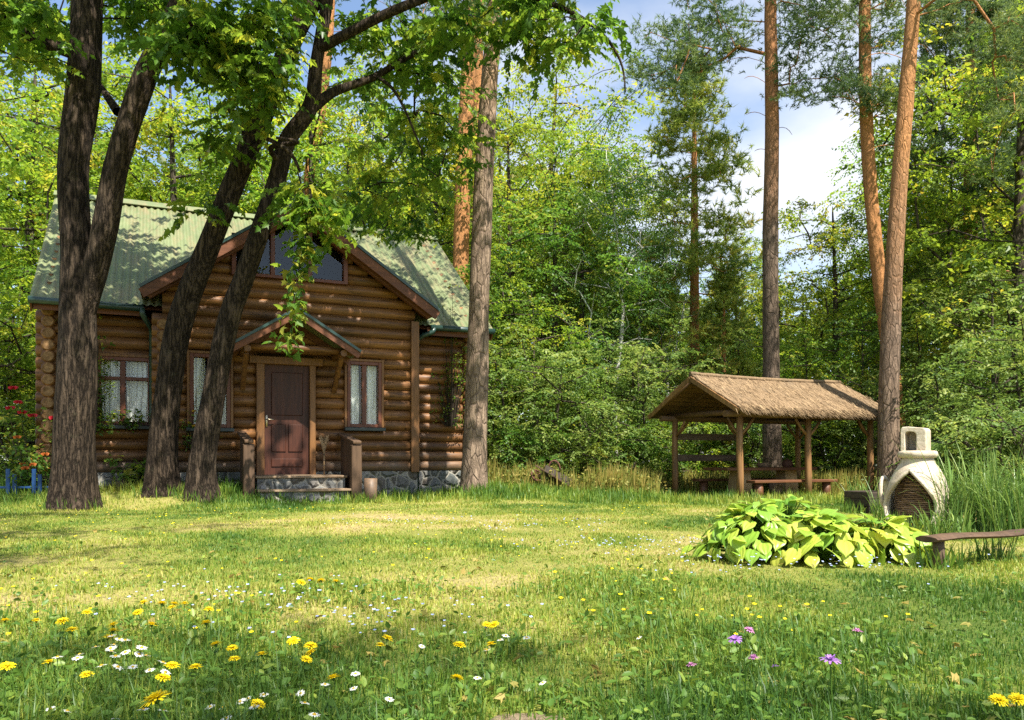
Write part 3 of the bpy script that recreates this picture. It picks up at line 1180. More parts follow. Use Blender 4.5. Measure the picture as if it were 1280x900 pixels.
    mb.box(-.5, .5, .013, .03, .1, .135, None, .004)
    mb.build('rail', M['blue'], fe)
    # rocks and planting against the footing
    for k, (u, v, r_, lab) in enumerate(((-3.05, .05, .2, 'pale rock on the ground under the curtained window, beside the thick maple'),
                                         (-2.75, -.05, .15, 'dark round rock on the ground under the curtained window'))):
        bm = bmesh.new()
        bmesh.ops.create_icosphere(bm, subdivisions=4, radius=r_)
        for q in bm.verts:
            q.co *= 1 + .25 * mnoise.noise(q.co * 5 + Vector((k * 7, 0, 0)))
            q.co.z *= .8
        me = bpy.data.meshes.new('rock')
        bm.to_mesh(me)
        bm.free()
        me.materials.append(M['stone'] if k == 0 else M['old'])
        o = link('rock', me)
        p = hp(u, v, 0)
        o.location = (p.x, p.y, gz(p.x, p.y) + r_ * .5)
        tag(o, lab, 'rock')
    for k, (u, v, lab) in enumerate(((-2.45, .05, 'hosta with green leaves against the stone footing by the leaning maple'),)):
        p = hp(u, v, 0)
        p.z = gz(p.x, p.y)
        spray('footing_plant', lab, 'plant', p, 50, (.22, .12, .2), .12, OVAL, M['leaf_green'], seed=20 + k)


build_house()
build_house_extras()
M['dark_board'] = wood_mat('dark_brown_board', (.02, .015, .011), (.07, .05, .036), 0, 2.5, .8, .4)  # very dark brown board wood
# ------------------------------------------------------------------ gazebo, table, oven, bench, cart, hosta
def build_gazebo():
    G0 = Vector((4.617, 16.2, 0))
    ang = math.atan2(.43, .903)
    base = gz(G0.x, G0.y)
    G = thing('gazebo', 'open picnic shelter with thatched gable roof on round wooden posts', 'gazebo', (G0.x, G0.y, base), ang)
    W_, L_ = 2.14, 3.72
    rng = random.Random(5)
    zt = 1.72
    for t, w in ((0, 0), (1.86, 0), (L_, 0), (0, W_), (1.86, W_), (L_, W_)):
        mb = MB()
        mb.tint = rng.uniform(.35, .8)
        x, y = t, w
        mb.tube([(x, y, -.1), (x + .006, y, .5), (x - .006, y + .006, 1.1), (x, y, zt)], [.075, .07, .068, .066], 12, True, .06, None, t)
        p = mb.build('post', M['hut_post'], G, True)
        for dx in (-1, 1):
            if (t == 0 and dx < 0) or (t == L_ and dx > 0):
                continue
            mb = MB()
            mb.tint = rng.uniform(.4, .9)
            mb.tube([(x, y, 1.32), (x + dx * .2, y, 1.5), (x + dx * .36, y, zt - .02)], [.028, .03, .028], 8)
            mb.build('brace', M['hut_post'], p, True)
        if t in (0, L_):
            mb = MB()
            dy = 1 if w == 0 else -1
            mb.tube([(x, y, 1.32), (x, y + dy * .2, 1.5), (x, y + dy * .36, zt - .02)], [.028, .03, .028], 8)
            mb.build('brace', M['hut_post'], p, True)
    for w in (0, W_):
        mb = MB()
        mb.tint = .6
        mb.tube([(-.4, w, zt + .04), (1.8, w, zt + .05), (L_ + .3, w, zt + .04)], .065, 10)
        mb.build('eave_beam', M['hut_beam'], G, True)
    for t in (0, 1.86, L_):
        mb = MB()
        mb.tint = .5
        mb.tube([(t, -.28, zt + .1), (t, W_ + .28, zt + .1)], .06, 10)
        mb.build('tie_beam', M['hut_beam'], G, True)
    zr, ze, ov = 2.56, 1.80, .4
    for t in np.linspace(-.38, L_ + .22, 7):
        for s in (-1, 1):
            mb = MB()
            mb.tint = rng.uniform(.3, .8)
            y1 = W_ / 2 + s * (W_ / 2 + ov)
            mb.tube([(t, y1, ze + .03), (t, W_ / 2, zr - .06)], .038, 8)
            mb.build('rafter', M['hut_beam'], G, True)
    for t in (-.42, L_ + .25):
        for s in (-1, 1):
            mb = MB()
            mb.tint = .8
            mb.beam((t, W_ / 2 + s * (W_ / 2 + ov + .03), ze - .0), (t, W_ / 2, zr), .03, .1, .004)
            mb.build('verge_board', M['hut_post'], G)
    # board sheathing inside the gable
    mb = MB()
    for k in range(9):
        for s in (-1, 1):
            f0, f1 = k / 9, (k + .93) / 9
            ya, yb = W_ / 2 + s * (W_ / 2 + ov) * f0, W_ / 2 + s * (W_ / 2 + ov) * f1
            za, zb = zr - (zr - ze) * f0, zr - (zr - ze) * f1
            mb.tint = rng.uniform(.2, .9)
            mb.add([(-.42, ya, za - .01), (L_ + .25, ya, za - .01), (L_ + .25, yb, zb - .01), (-.42, yb, zb - .01)], [(0, 1, 2, 3)])
    mb.build('roof_boarding', M['hut_beam'], G)
    # thatch
    mb = MB()
    nx, ny = 64, 18
    for s in (-1, 1):
        top, bot = [], []
        for j in range(ny + 1):
            for i in range(nx + 1):
                t = -.40 + (L_ + .63) * i / nx
                f = j / ny * 1.03
                y = W_ / 2 + s * (W_ / 2 + ov) * f
                nn = mnoise.noise(Vector((t * 3, f * 6 * s, 1))) * .022 + mnoise.noise(Vector((t * 11, f * 14, 4))) * .012
                step = .028 * (1 - (f * 3.2 % 1))
                sag = -.035 * math.sin(math.pi * (t + .4) / (L_ + .63))
                z = zr - (zr - ze) * f + .085 + nn + sag + step * (.4 if j else 0)
                top.append((t, y, z))
                bot.append((t, y, zr - (zr - ze) * f + .005))
        n = nx + 1
        fs = [(j * n + i, j * n + i + 1, (j + 1) * n + i + 1, (j + 1) * n + i) for j in range(ny) for i in range(nx)]
        mb.add(top, fs)
        rim = []
        ed = [j * n for j in range(ny + 1)] + [ny * n + i for i in range(1, n)] + [j * n + nx for j in range(ny - 1, -1, -1)]
        for k in ed:
            rim += [top[k], bot[k]]
        mb.add(rim, [(2 * k, 2 * k + 1, 2 * k + 3, 2 * k + 2) for k in range(len(ed) - 1)])
    th = mb.build('thatch', M['thatch'], G)
    # loose straw ends: eave fringe, ridge and slopes
    rg = np.random.default_rng(8)
    n = 15000
    s = np.where(rg.random(n) < .7, -1, 1)
    f = np.where(rg.random(n) < .4, 1.0 + rg.normal(size=n) * .015, rg.random(n))
    t = rg.uniform(-.42, L_ + .25, n)
    hw = W_ / 2 + ov
    y = W_ / 2 + s * hw * f
    sag = -.035 * np.sin(np.pi * (t + .4) / (L_ + .63))
    z = zr - (zr - ze) * f + .09 + sag + rg.normal(size=n) * .024
    D = np.stack([rg.normal(size=n) * .22, s * hw + rg.normal(size=n) * .15, -(zr - ze) + rg.normal(size=n) * .2 - .25], 1)
    D = unit(D)
    P = np.stack([t, y, z], 1)
    N = np.tile(np.array([[0, 0, 1.0]]), (n, 1)) + rg.normal(size=(n, 3)) * .3
    V, F, m = place(NEEDLE, P, D, N, rg.uniform(.08, .26, n))
    np_mesh('straw_fringe', V, F, M['straw'], np.repeat(rg.random(n), m), th)
    # ridge roll
    mb = MB()
    mb.tube([(-.42 + (L_ + .66) * i / 30, W_ / 2, zr + .105 - .035 * math.sin(math.pi * i / 30) + .012 * mnoise.noise(Vector((i * .8, 0, 0)))) for i in range(31)], .045, 10)
    mb.build('ridge_roll', M['thatch'], th, True)
    # back rails between rear posts
    for z, a in ((1.36, .0), (.88, .0)):
        mb = MB()
        mb.tint = .3
        mb.box(.02, 1.84, W_ - .03, W_ + .02, z - .075, z + .075, None, .008)
        mb.build('back_rail', M['old'], G)

    def gpnt(t, w, z=0):
        p = G.location + Matrix.Rotation(ang, 3, 'Z') @ Vector((t, w, 0))
        return Vector((p.x, p.y, gz(p.x, p.y) + z))
    # table
    T = thing('picnic_table', 'heavy plank table on slab legs under the thatched shelter', 'table', gpnt(1.5, 1.0), ang)
    mb = MB()
    for k in range(4):
        mb.tint = rng.uniform(.3, .8)
        mb.box(-1.3, 1.25, -.4 + k * .202, -.4 + k * .202 + .196, .6, .665, None, .008)
    mb.build('table_top', M['table'], T)
    for x in (-.62, .72):
        mb = MB()
        mb.tint = .75
        vs = [(x - .05, -.26, -.05), (x + .05, -.26, -.05), (x + .05, .26, -.05), (x - .05, .26, -.05),
              (x - .05, -.18, .596), (x + .05, -.18, .596), (x + .05, .18, .596), (x - .05, .18, .596)]
        # slabs wider across the view
        vs = [(x + (p[0] - x) * 3.6 * (1.15 - p[2] * .4), p[1] * .75, p[2]) for p in vs]
        mb.add(vs, [(0, 3, 2, 1), (4, 5, 6, 7), (0, 1, 5, 4), (1, 2, 6, 5), (2, 3, 7, 6), (3, 0, 4, 7)])
        mb.build('leg', M['slab'], T)
    mb = MB()
    mb.tint = .5
    mb.box(-.5, .6, -.03, .03, .3, .4, None, .006)
    mb.build('stretcher', M['table'], T)
    for w, lab, x0, x1 in ((.25, 'plank bench with stump legs in front of the shelter table', -1.0, 1.35), (1.78, 'plank bench on the far side of the shelter table', -1.2, 1.2)):
        B = thing('bench', lab, 'bench', gpnt(1.5, w), ang, None)
        mb = MB()
        mb.tint = .6
        mb.box(x0, x1, -.14, .14, .34, .4, None, .01)
        mb.build('seat', M['table'], B)
        for x in (x0 + .22, x1 - .2):
            mb = MB()
            mb.tint = .5
            mb.tube([(x, 0, -.05), (x, 0, .338)], [.1, .09], 14, True, .05)
            mb.build('leg', M['table'], B, True)
    # things on and under the table
    for x, y, lab, k in ((-.55, .05, 'dark clay bowl on the shelter table beside the front post', 0), (.15, .1, 'small wicker bread basket in the middle of the shelter table', 1), (.75, 0, 'round dark pot with lid on the shelter table', 2)):
        B = thing(('bowl', 'basket', 'cooking_pot')[k], lab, ('bowl', 'basket', 'pot')[k], T.location + Matrix.Rotation(ang, 3, 'Z') @ Vector((x, y, .665)), ang)
        mb = MB()
        if k == 0:
            mb.lathe([(.05, 0), (.1, .03), (.13, .08), (.12, .08), (.09, .035), (0, .02)], 20)
            mb.build('body', M['iron'], B, True)
        elif k == 1:
            mb.lathe([(.0, .0), (.13, .0), (.16, .1), (.15, .1), (.12, .02), (0, .02)], 20)
            mb.build('body', M['wattle'], B, True)
            mb = MB()
            mb.tube([(-.155, 0, .08)] + [(-.155 * math.cos(a), 0, .08 + .17 * math.sin(a)) for a in np.linspace(.2, 2.94, 10)] + [(.155, 0, .08)], .01, 6)
            mb.build('handle', M['wattle'], B, True)
        else:
            mb.lathe([(.0, .0), (.1, .0), (.125, .06), (.11, .13), (.1, .14)], 20)
            mb.build('body', M['iron'], B, True)
            mb = MB()
            mb.lathe([(.112, .135), (.08, .165), (.015, .175), (.02, .2), (0, .205)], 20)
            mb.build('lid', M['iron'], B, True)
    p = gpnt(1.55, .62)
    B = thing('log_stool', 'pale sawn log stool under the shelter table', 'stool', p, 0)
    mb = MB()
    mb.tube([(0, 0, -.03), (0, 0, .33)], [.16, .15], 16, True, .05, 1)
    mb.build('log', [M['old'], M['log_end']], B, True)


def build_oven():
    c0 = gp(1147, 8.9, -.02)
    O = thing('garden_oven', 'cream clay garden oven with arched wicker mouth and small chimney arch', 'oven', c0, R(-46))
    prof = [(.30, 0), (.325, .12), (.335, .26), (.325, .4), (.29, .52), (.235, .64), (.18, .73), (.155, .79)]
    P, Rr = spline([Vector((0, 0, z)) for r, z in prof], [r for r, z in prof], .012)
    zs = [p.z for p in P]

    def rad(z):
        return float(np.interp(z, zs, Rr))

    ZM = .66

    def half(h):
        if h < .42:
            return .15 + .155 * math.sin(h / .42 * math.pi * .5)
        return .305 * max(0, 1 - ((h - .42) / .58) ** 1.35)

    def mouth(a, z):   # angle from the mouth axis (radians)
        h = (z - .0) / ZM
        return 0 < h < 1 and abs(a) * rad(z) < half(h)

    n, rows = 150, 90
    mb = MB()
    ax = R(-90)
    vs = []
    for j in range(rows + 1):
        z = .79 * j / rows
        for k in range(n):
            a = 2 * math.pi * k / n
            r = rad(z) * (1 + .02 * mnoise.noise(Vector((math.cos(a) * 2.2, math.sin(a) * 2.2, z * 4))))
            vs.append((r * math.cos(a), r * math.sin(a), z))
    fs = []
    sideax = R(-172)
    for j in range(rows):
        z = .79 * (j + .5) / rows
        for k in range(n):
            a = 2 * math.pi * (k + .5) / n
            da = (a - ax + math.pi) % (2 * math.pi) - math.pi
            ds = (a - sideax + math.pi) % (2 * math.pi) - math.pi
            if mouth(da, z):
                continue
            if (ds / .42) ** 2 + ((z - .4) / .17) ** 2 < 1:
                continue
            b = k + 1 if k + 1 < n else 0
            fs.append((j * n + k, j * n + b, (j + 1) * n + b, (j + 1) * n + k))
    mb.add(vs, fs)
    body = mb.build('body', M['clay'], O, True)
    so = body.modifiers.new('thick', 'SOLIDIFY')
    so.thickness = .035
    so.offset = -1
    # thick lip round the mouth
    pts = []
    right = []
    for h in np.linspace(.02, 1, 30):
        z = h * ZM
        for sg, lst in ((-1, pts), (1, right)):
            a = ax + sg * half(h) / rad(z)
            lst.append(Vector((math.cos(a) * (rad(z) + .006), math.sin(a) * (rad(z) + .006), z)))
    right = right[::-1][1:]
    mb = MB()
    mb.tube(pts + right, .021, 10, True, .3)
    mb.build('mouth_rim', M['clay'], O, True)
    # curled ear on the side
    mb = MB()
    ear = []
    for t in np.linspace(0, 1, 20):
        a = t * math.pi * 1.95
        ear.append(Vector((-.315 - .035 * math.sin(a * .5), -.05 + .11 * -math.sin(a) * .9, .4 - .165 * math.cos(a))))
    mb.tube(ear, [.033 + .012 * math.sin(t * 6) for t in range(20)], 10, True, .15)
    mb.build('side_rim', M['clay'], O, True)
    # woven lining: courses of twigs round upright rods, inside the mouth
    mb = MB()
    rg = random.Random(2)
    z = .03
    while z < .6:
        r = rad(z) - .1
        mb.tint = rg.random()
        ph = rg.choice((0, math.pi))
        mb.tube([((r + .012 * math.sin(9 * a + ph)) * math.cos(a), (r * .75 + .012 * math.sin(9 * a + ph)) * math.sin(a) + .02, z + rg.uniform(-.003, .003)) for a in np.linspace(R(-175), R(-5), 60)], .0095, 6)
        z += .021
    mb.build('wicker_lining', M['wattle'], O, True)
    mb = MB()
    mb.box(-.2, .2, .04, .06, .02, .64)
    mb.build('oven_dark_sheet', M['dark'], O)  # near-black sheet standing in for the shade inside the oven
    # neck slab and chimney arch
    mb = MB()
    mb.lathe([(.0, .785), (.15, .785), (.195, .80), (.205, .83), (.195, .862), (.17, .872), (0, .872)], 36)
    mb.build('neck_slab', M['clay'], O, True)
    mb = MB()
    w, d, t, zb, zt = .13, .11, .055, .872, 1.135
    arch = [(-w, zb), (-w, zt - .03), (-w + .015, zt), (-w + .08, zt + .004), (w - .08, zt - .008), (w - .02, zt - .014), (w, zt - .04), (w, zb)]
    inn = [(-w + .045, zb), (-w + .045, zt - .075), (-w + .055, zt - .058), (-w + .085, zt - .05), (-w + .11, zt - .052), (w - .115, zt - .06), (w - .1, zt - .085), (w - .1, zb)]
    V, F = [], []
    for (x, zz), (xi, zi) in zip(arch, inn):
        V += [(x, -d, zz), (x, d, zz), (xi, d, zi), (xi, -d, zi)]
    for i in range(7):
        for k in range(4):
            a, b = i * 4 + k, i * 4 + (k + 1) % 4
            F.append((a, a + 4, b + 4, b))
    V += [(-w + .03, d - .03, zb), (w - .03, d - .03, zb), (w - .03, d - .03, zt - .045), (-w + .03, d - .03, zt - .045)]
    F.append((32, 33, 34, 35))
    V = [(x * math.cos(.1) - y * math.sin(.1) - .02, x * math.sin(.1) + y * math.cos(.1), zz) for x, y, zz in V]
    mb.add(V, F)
    ch = mb.build('chimney_arch', M['clay'], O)
    bv = ch.modifiers.new('soft', 'BEVEL')
    bv.width = .012
    bv.segments = 2


def build_bits():
    # low log bench in front of the reeds
    b0, b1 = Vector((2.86, 5.45, 0)), Vector((4.5, 6.3, 0))
    B = thing('log_bench', 'low weathered half-log bench running along the tall reeds', 'bench', (b0.x, b0.y, gz(b0.x, b0.y)), math.atan2(.85, 1.64))
    mb = MB()
    mb.tint = .5
    V = []
    for i in range(20):
        x = -.06 + 1.95 * i / 19
        wob = mnoise.noise(Vector((x * 2, 0, 0))) * .012
        for k in range(12):
            a = 2 * math.pi * k / 12
            y, z = .085 * math.cos(a), .022 * math.sin(a)
            V.append((x, y * (1 + .1 * mnoise.noise(Vector((x * 5, k, 0)))), .205 + z + wob + .006 * mnoise.noise(Vector((x * 9, k * 2.0, 2)))))
    mb.add(V, [(i * 12 + k, i * 12 + (k + 1) % 12, (i + 1) * 12 + (k + 1) % 12, (i + 1) * 12 + k) for i in range(19) for k in range(12)] + [tuple(range(11, -1, -1)), tuple(range(19 * 12, 20 * 12))])
    mb.build('seat', M['rail'], B)
    for x in (.07, 1.65):
        mb = MB()
        mb.tint = .2
        mb.tube([(x, 0, -.03), (x + .004, 0, .1), (x, 0, .19)], [.043, .038, .04], 12, True, .1)
        mb.build('leg', M['old'], B, True)
    # dark square planter box left of the oven
    p = gp(1087, 11.4)
    S = thing('planter_box', 'dark square wooden box standing in the grass beside the oven', 'box', p, R(20))
    mb = MB()
    for s in (0, 1, 2):
        mb.tint = .1 + .2 * s
        z0, z1 = s * .105, s * .105 + .1
        mb.box(-.24, .24, -.24, -.2, z0, z1, None, .005)
        mb.box(-.24, .24, .2, .24, z0, z1, None, .005)
        mb.box(-.24, -.2, -.198, .198, z0, z1, None, .005)
        mb.box(.2, .24, -.198, .198, z0, z1, None, .005)
    mb.build('boards', M['dark_board'], S)
    mb = MB()
    mb.box(-.2, .2, -.2, .2, .0, .26)
    mb.build('soil', M['soil'], S)
    # tipped garden cart among the shrubs
    p = gp(692, 17.0)
    C = thing('garden_cart', 'old wooden garden cart tipped over among the shrubs at the lawn edge', 'cart', p + Vector((0, 0, .12)), 0)
    C.scale = (.78, .78, .78)
    mb = MB()
    Mx = Matrix.Translation((0, 0, .12)) @ Matrix.Rotation(R(12), 4, 'Z') @ Matrix.Rotation(R(28), 4, 'Y') @ Matrix.Rotation(R(-35), 4, 'X')
    for a in ((-.42, .42, -.22, -.19, 0, .24), (-.42, .42, .19, .22, 0, .24), (-.42, -.39, -.188, .188, 0, .24), (.39, .42, -.188, .188, 0, .24), (-.385, .385, -.188, .188, 0, .03)):
        mb.tint = rng0.uniform(.1, .6)
        mb.box(*a, Mx, .006)
    mb.build('tray', M['dark_board'], C)
    mb = MB()
    mb.tube([Mx @ Vector((-.15 + .0 * t, -.2, .22)) + Vector((.18 * math.cos(t) * .9, 0, .26 * math.sin(t))) for t in np.linspace(0, math.pi, 14)], .022, 8)
    mb.build('handle', M['iron'], C, True)
    mb = MB()
    mb.tube([Mx @ Vector((-.5 + .16 * math.cos(t), .05, -.03 + .16 * math.sin(t))) for t in np.linspace(0, 2 * math.pi, 25)], .024, 8, False)
    for t in np.linspace(0, math.pi, 4)[:-1]:
        mb.tube([Mx @ Vector((-.5 + s * .16 * math.cos(t), .05, -.03 + s * .16 * math.sin(t))) for s in (-1, 1)], .012, 6)
    mb.build('wheel', M['iron'], C, True)
    mb = MB()
    for y in (-.2, .2):
        mb.beam(Mx @ Vector((-.7, y, .05)), Mx @ Vector((.45, y, -.02)), .04, .04, .004)
    mb.build('shaft', M['rail'], C)
    # little shed roof seen past the oven
    p = gp(1170, 17.5)
    S = thing('garden_shed', 'low shed with mossy grey-green roof half hidden behind the oven', 'shed', (p.x, p.y, p.z), R(-10))
    mb = MB()
    mb.box(-.75, .75, -.6, .6, -.1, .78)
    mb.build('wall', M['old'], S)
    mb = MB()
    for s in (-1, 1):
        mb.add([(0, -.8, 1.3), (s * 1.05, -.8, .7), (s * 1.05, .8, .7), (0, .8, 1.3), (0, -.8, 1.26), (s * 1.05, -.8, .66), (s * 1.05, .8, .66), (0, .8, 1.26)],
               [(0, 1, 2, 3), (4, 7, 6, 5), (0, 4, 5, 1), (1, 5, 6, 2), (2, 6, 7, 3)])
    mb.build('roof', plain('mossy_felt', (.2, .235, .2), .9, .1, .5, 7, .5), S)
    mb = MB()
    mb.add([(-.75, -.6, .78), (.75, -.6, .78), (0, -.6, 1.24)], [(0, 1, 2)])
    mb.build('gable', M['old'], S)


rng0 = random.Random(9)


def hosta_leaf(L, W, curl, rg):
    """heart-shaped cupped leaf, stalk end at the origin, pointing +Y"""
    rows, cols = 9, 6
    V, vein = [], []
    for i in range(rows + 1):
        t = i / rows
        w = W * .5 * (math.sin(math.pi * min(1, t * .92 + .1)) ** .75) * (1 - t ** 4) if t < 1 else 0
        if t < .12:
            w = W * .5 * (.35 + t * 3.2)
        for k in range(-cols // 2, cols // 2 + 1):
            s = k / (cols / 2)
            y = t * L - (.10 * L * abs(s) if t < .15 else 0)
            z = -curl * L * t * t + .16 * w * abs(s) - .05 * L * s * s * t + .008 * L * math.cos(s * math.pi * 3)
            V.append((w * s, y, z))
            vein.append(1.0 if k % 2 == 0 else 0.0)
    n = cols + 1
    F = [(i * n + k, i * n + k + 1, (i + 1) * n + k + 1, (i + 1) * n + k) for i in range(rows) for k in range(cols)]
    return np.array(V), np.array(F), np.array(vein)


def build_hosta(name, label, pos, nleaf, rad, hgt, L0, tint0, seed, lean=(0, 0)):
    rg = np.random.default_rng(seed)
    root = thing(name, label, 'hosta', pos)
    Vs, Fs, ts, vs = [], [], [], []
    b = 0
    st = MB()
    for i in range(nleaf):
        f = (i + .5) / nleaf
        a = i * 2.39996 + rg.normal() * .25
        q = f ** .6
        r = rad * q * rg.uniform(.75, 1.1)
        z = hgt * (1 - .78 * q ** 1.9) * rg.uniform(.88, 1.06)
        x, y = r * math.cos(a) + lean[0] * q, r * math.sin(a) * .75 + lean[1] * q
        L = L0 * rg.uniform(.75, 1.25)
        lv, lf, ve = hosta_leaf(L, L * rg.uniform(.72, .95), rg.uniform(.12, .4), rg)
        tilt = -.2 + -.95 * q + rg.normal() * .4      # outer leaves hang, inner stand
        yaw = a - math.pi / 2 + rg.normal() * .5
        Mx = Matrix.Translation((x, y, z)) @ Matrix.Rotation(yaw, 4, 'Z') @ Matrix.Rotation(tilt * .9 + .35, 4, 'X') @ Matrix.Rotation(rg.normal() * .3, 4, 'Y')
        A = np.array(Mx)
        w = lv @ A[:3, :3].T + A[:3, 3]
        Vs.append(w)
        Fs.append(lf + b)
        b += len(w)
        tt = np.clip(tint0 + rg.normal() * .2 + .12 * q, 0, 1)
        ts.append(np.full(len(w), tt))
        vs.append(ve)
        st.tint = .5
        st.tube([(x * .08, y * .08, 0), (x * .45, y * .45, z * .75), (x, y, z)], [.006, .005, .004], 5, False)
    o = np_mesh('foliage', np.concatenate(Vs), [np.concatenate(Fs)], M['hosta'], np.concatenate(ts), root, True)
    at_ = o.data.attributes.new('vein', 'FLOAT', 'POINT')
    at_.data.foreach_set('value', np.concatenate(vs).astype(np.float32))
    st.build('stem', M['lush'], root)


build_gazebo()
build_oven()
build_bits()
for i, (px, d, n, rd, h, L, t0, lab) in enumerate((
        (942, 5.95, 230, .44, .40, .11, .42, 'dense mound of narrow yellow-green hosta leaves at the end away from the bench'),
        (1025, 5.85, 140, .44, .34, .132, .5, 'broad-leaved hosta in the middle of the yellow-green clump'),
        (1098, 5.9, 110, .40, .30, .135, .56, 'spreading hosta with large yellow leaves beside the log bench'),
        (985, 6.4, 115, .40, .43, .122, .4, 'taller green hosta standing behind the middle of the clump'))):
    build_hosta('hosta', lab, gp(px, d), n, rd, h, L, t0, 30 + i)
# ------------------------------------------------------------------ trees
def lumpy(n, c, r, rg, shell=.55, seed=0, lo=.6):
    """points in an uneven ellipsoid"""
    out = []
    while len(out) < n:
        q = rg.normal(size=3)
        q /= np.linalg.norm(q)
        k = rg.random() ** (1 / 3)
        if rg.random() < shell:
            k = rg.uniform(.72, 1)
        s = lo + (1.25 - lo) * (.5 + .5 * mnoise.noise(Vector(q * 1.7) + Vector((seed, 0, 0))) * 1.6)
        out.append(np.array(c) + q * k * np.array(r) * min(s, 1.15))
    return out


def make_tree(name, H, base, rad, ntips, per, size, spread, leaf, bark, tr, seed, tpl=KITE, droop=.5, top=1.0, lean=.3, rtip=.015):
    rg = np.random.default_rng(seed)
    root = bpy.data.objects.new(name, None)
    COL.objects.link(root)
    sk = Skeleton()
    lx, ly = rg.normal(size=2) * lean
    pts = [Vector((0, 0, -.2)), Vector((lx * .3, ly * .3, H * .25)), Vector((lx * .5 + rg.normal() * .2, ly * .5, H * .5)), Vector((lx, ly, H * .88))]
    sk.stem(pts, [tr * 1.25, tr * .9, tr * .6, tr * .12], .4)
    tg = lumpy(ntips, (lx * .6, ly * .6, (H + base) / 2), (rad, rad, (H - base) / 2), rg, .6, seed)
    tg = [q for q in tg if q[2] > .25]
    sk.reach(tg, rg, .5, .1, .1)
    mb = MB()
    sk.mesh(mb, rtip, .5)
    mb.build('trunk', M[bark], root, True)
    tips = sk.p[sk.tips]
    V, F, tt = sprays_at(tips, per, spread, size, tpl, rg, droop)
    np_mesh('crown', V, F, M[leaf], tt, root)
    return root


def make_pine(name, H, base, rad, ntips, per, bark, tr, seed, mat='needle', nl=.13, conic=False, dead=4, lean=(0, 0), spread=.2, path=None, extra=()):
    rg = np.random.default_rng(seed)
    root = bpy.data.objects.new(name, None)
    COL.objects.link(root)
    sk = Skeleton()
    if path:
        pts, rr = path
    else:
        pts = [Vector((0, 0, -.2)), Vector((lean[0] * .3, lean[1] * .3, H * .35)), Vector((lean[0] * .7, lean[1] * .7, H * .7)), Vector((lean[0], lean[1], H))]
        rr = [tr * 1.2, tr * .9, tr * .62, tr * .15]
    P, Rr = spline(pts, rr, .3)
    mb = MB()
    bark_tube(mb, pts, rr, 28, .12, .05, 10, .12, seed)
    prev = -1
    for q, r in zip(P, Rr):
        prev = sk.node(q, prev, r)
    zt = P[-1].z
    tg = []
    for i in range(ntips):
        f = rg.random() ** (.9 if conic else .8)
        z = base + (zt - base) * f
        a = rg.random() * 6.283
        if conic:
            r = rad * (1 - f) ** .6 * (.75 + .5 * mnoise.noise(Vector((a * .8, z * .55, seed)))) * rg.uniform(.5, 1.1) + .12
        else:
            r = rad * (math.sin(math.pi * min(1, .16 + .84 * f)) ** .6) * rg.uniform(.3, 1.0)
        j = int(np.argmin([abs(p.z - z) for p in P]))
        tg.append(np.array([P[j].x + r * math.cos(a), P[j].y + r * math.sin(a), z + .12 * r - (.1 * r if conic else 0)]))
    tg += [np.array(e) for e in extra]
    sk.reach(tg, rg, .45, .1, .06, .35)
    # bare dead snags below the crown
    for i in range(dead):
        z = base - rg.uniform(.2, 4.5)
        j = int(np.argmin([abs(p.z - z) for p in P]))
        a = rg.random() * 6.28
        L = rg.uniform(.4, 1.3)
        q0 = np.array(P[j])
        pr = j
        for s in np.linspace(.25, 1, 5):
            pr = sk.node(q0 + np.array([math.cos(a + .3 * s) * L * s, math.sin(a + .3 * s) * L * s, .25 * L * math.sin(s * 2.4) - .15 * L * s * s]), pr)
    sk.mesh(mb, .009, .5, skip_fixed=True)
    mb.build('trunk', M[bark], root, True)
    tips = sk.p[sk.tips]
    tips = np.concatenate([tips + rg.normal(size=tips.shape) * .06, tips + rg.normal(size=tips.shape) * np.array([.3, .3, .07])])
    n = len(tips) * per
    # needles stand on short shoots that splay from each tip
    sh = np.repeat(tips, per // 20, axis=0)
    k = len(sh)
    sd = unit(rg.normal(size=(k, 3)) * np.array([1, 1, .4]) + np.array([0, 0, .45]))
    sp = sh + rg.normal(size=(k, 3)) * np.array([spread, spread, spread * .4])
    u = rg.random((k, 20, 1))
    Pn = (sp[:, None, :] + sd[:, None, :] * u * .22).reshape(-1, 3)
    Dn = np.repeat(sd, 20, axis=0) * .75 + rg.normal(size=(k * 20, 3)) * .5
    Nn = rg.normal(size=(k * 20, 3)) + np.array([0, 0, .6])
    tpl = _tpl([(-.075, 0, 0), (.075, 0, 0), (0, 1, 0)], [[[0, 1, 2]]])
    V, F, m = place(tpl, Pn, Dn, Nn, nl * rg.uniform(.7, 1.2, k * 20))
    tt = np.clip(.45 + np.repeat(np.repeat(rg.normal(size=len(tips)) * .2, per // 20), 20) + rg.normal(size=k * 20) * .15, 0, 1)
    np_mesh('crown', V, F, M[mat], np.repeat(tt, m), root)
    return root


# ---- the three dark maples in front of the cabin
def px_targets(rg, boxes):
    out = []
    for x0, y0, x1, y1, d0, d1, n in boxes:
        for _ in range(n):
            out.append(np.array(at(rg.uniform(x0, x1), rg.uniform(y0, y1), rg.uniform(d0, d1))))
    return out


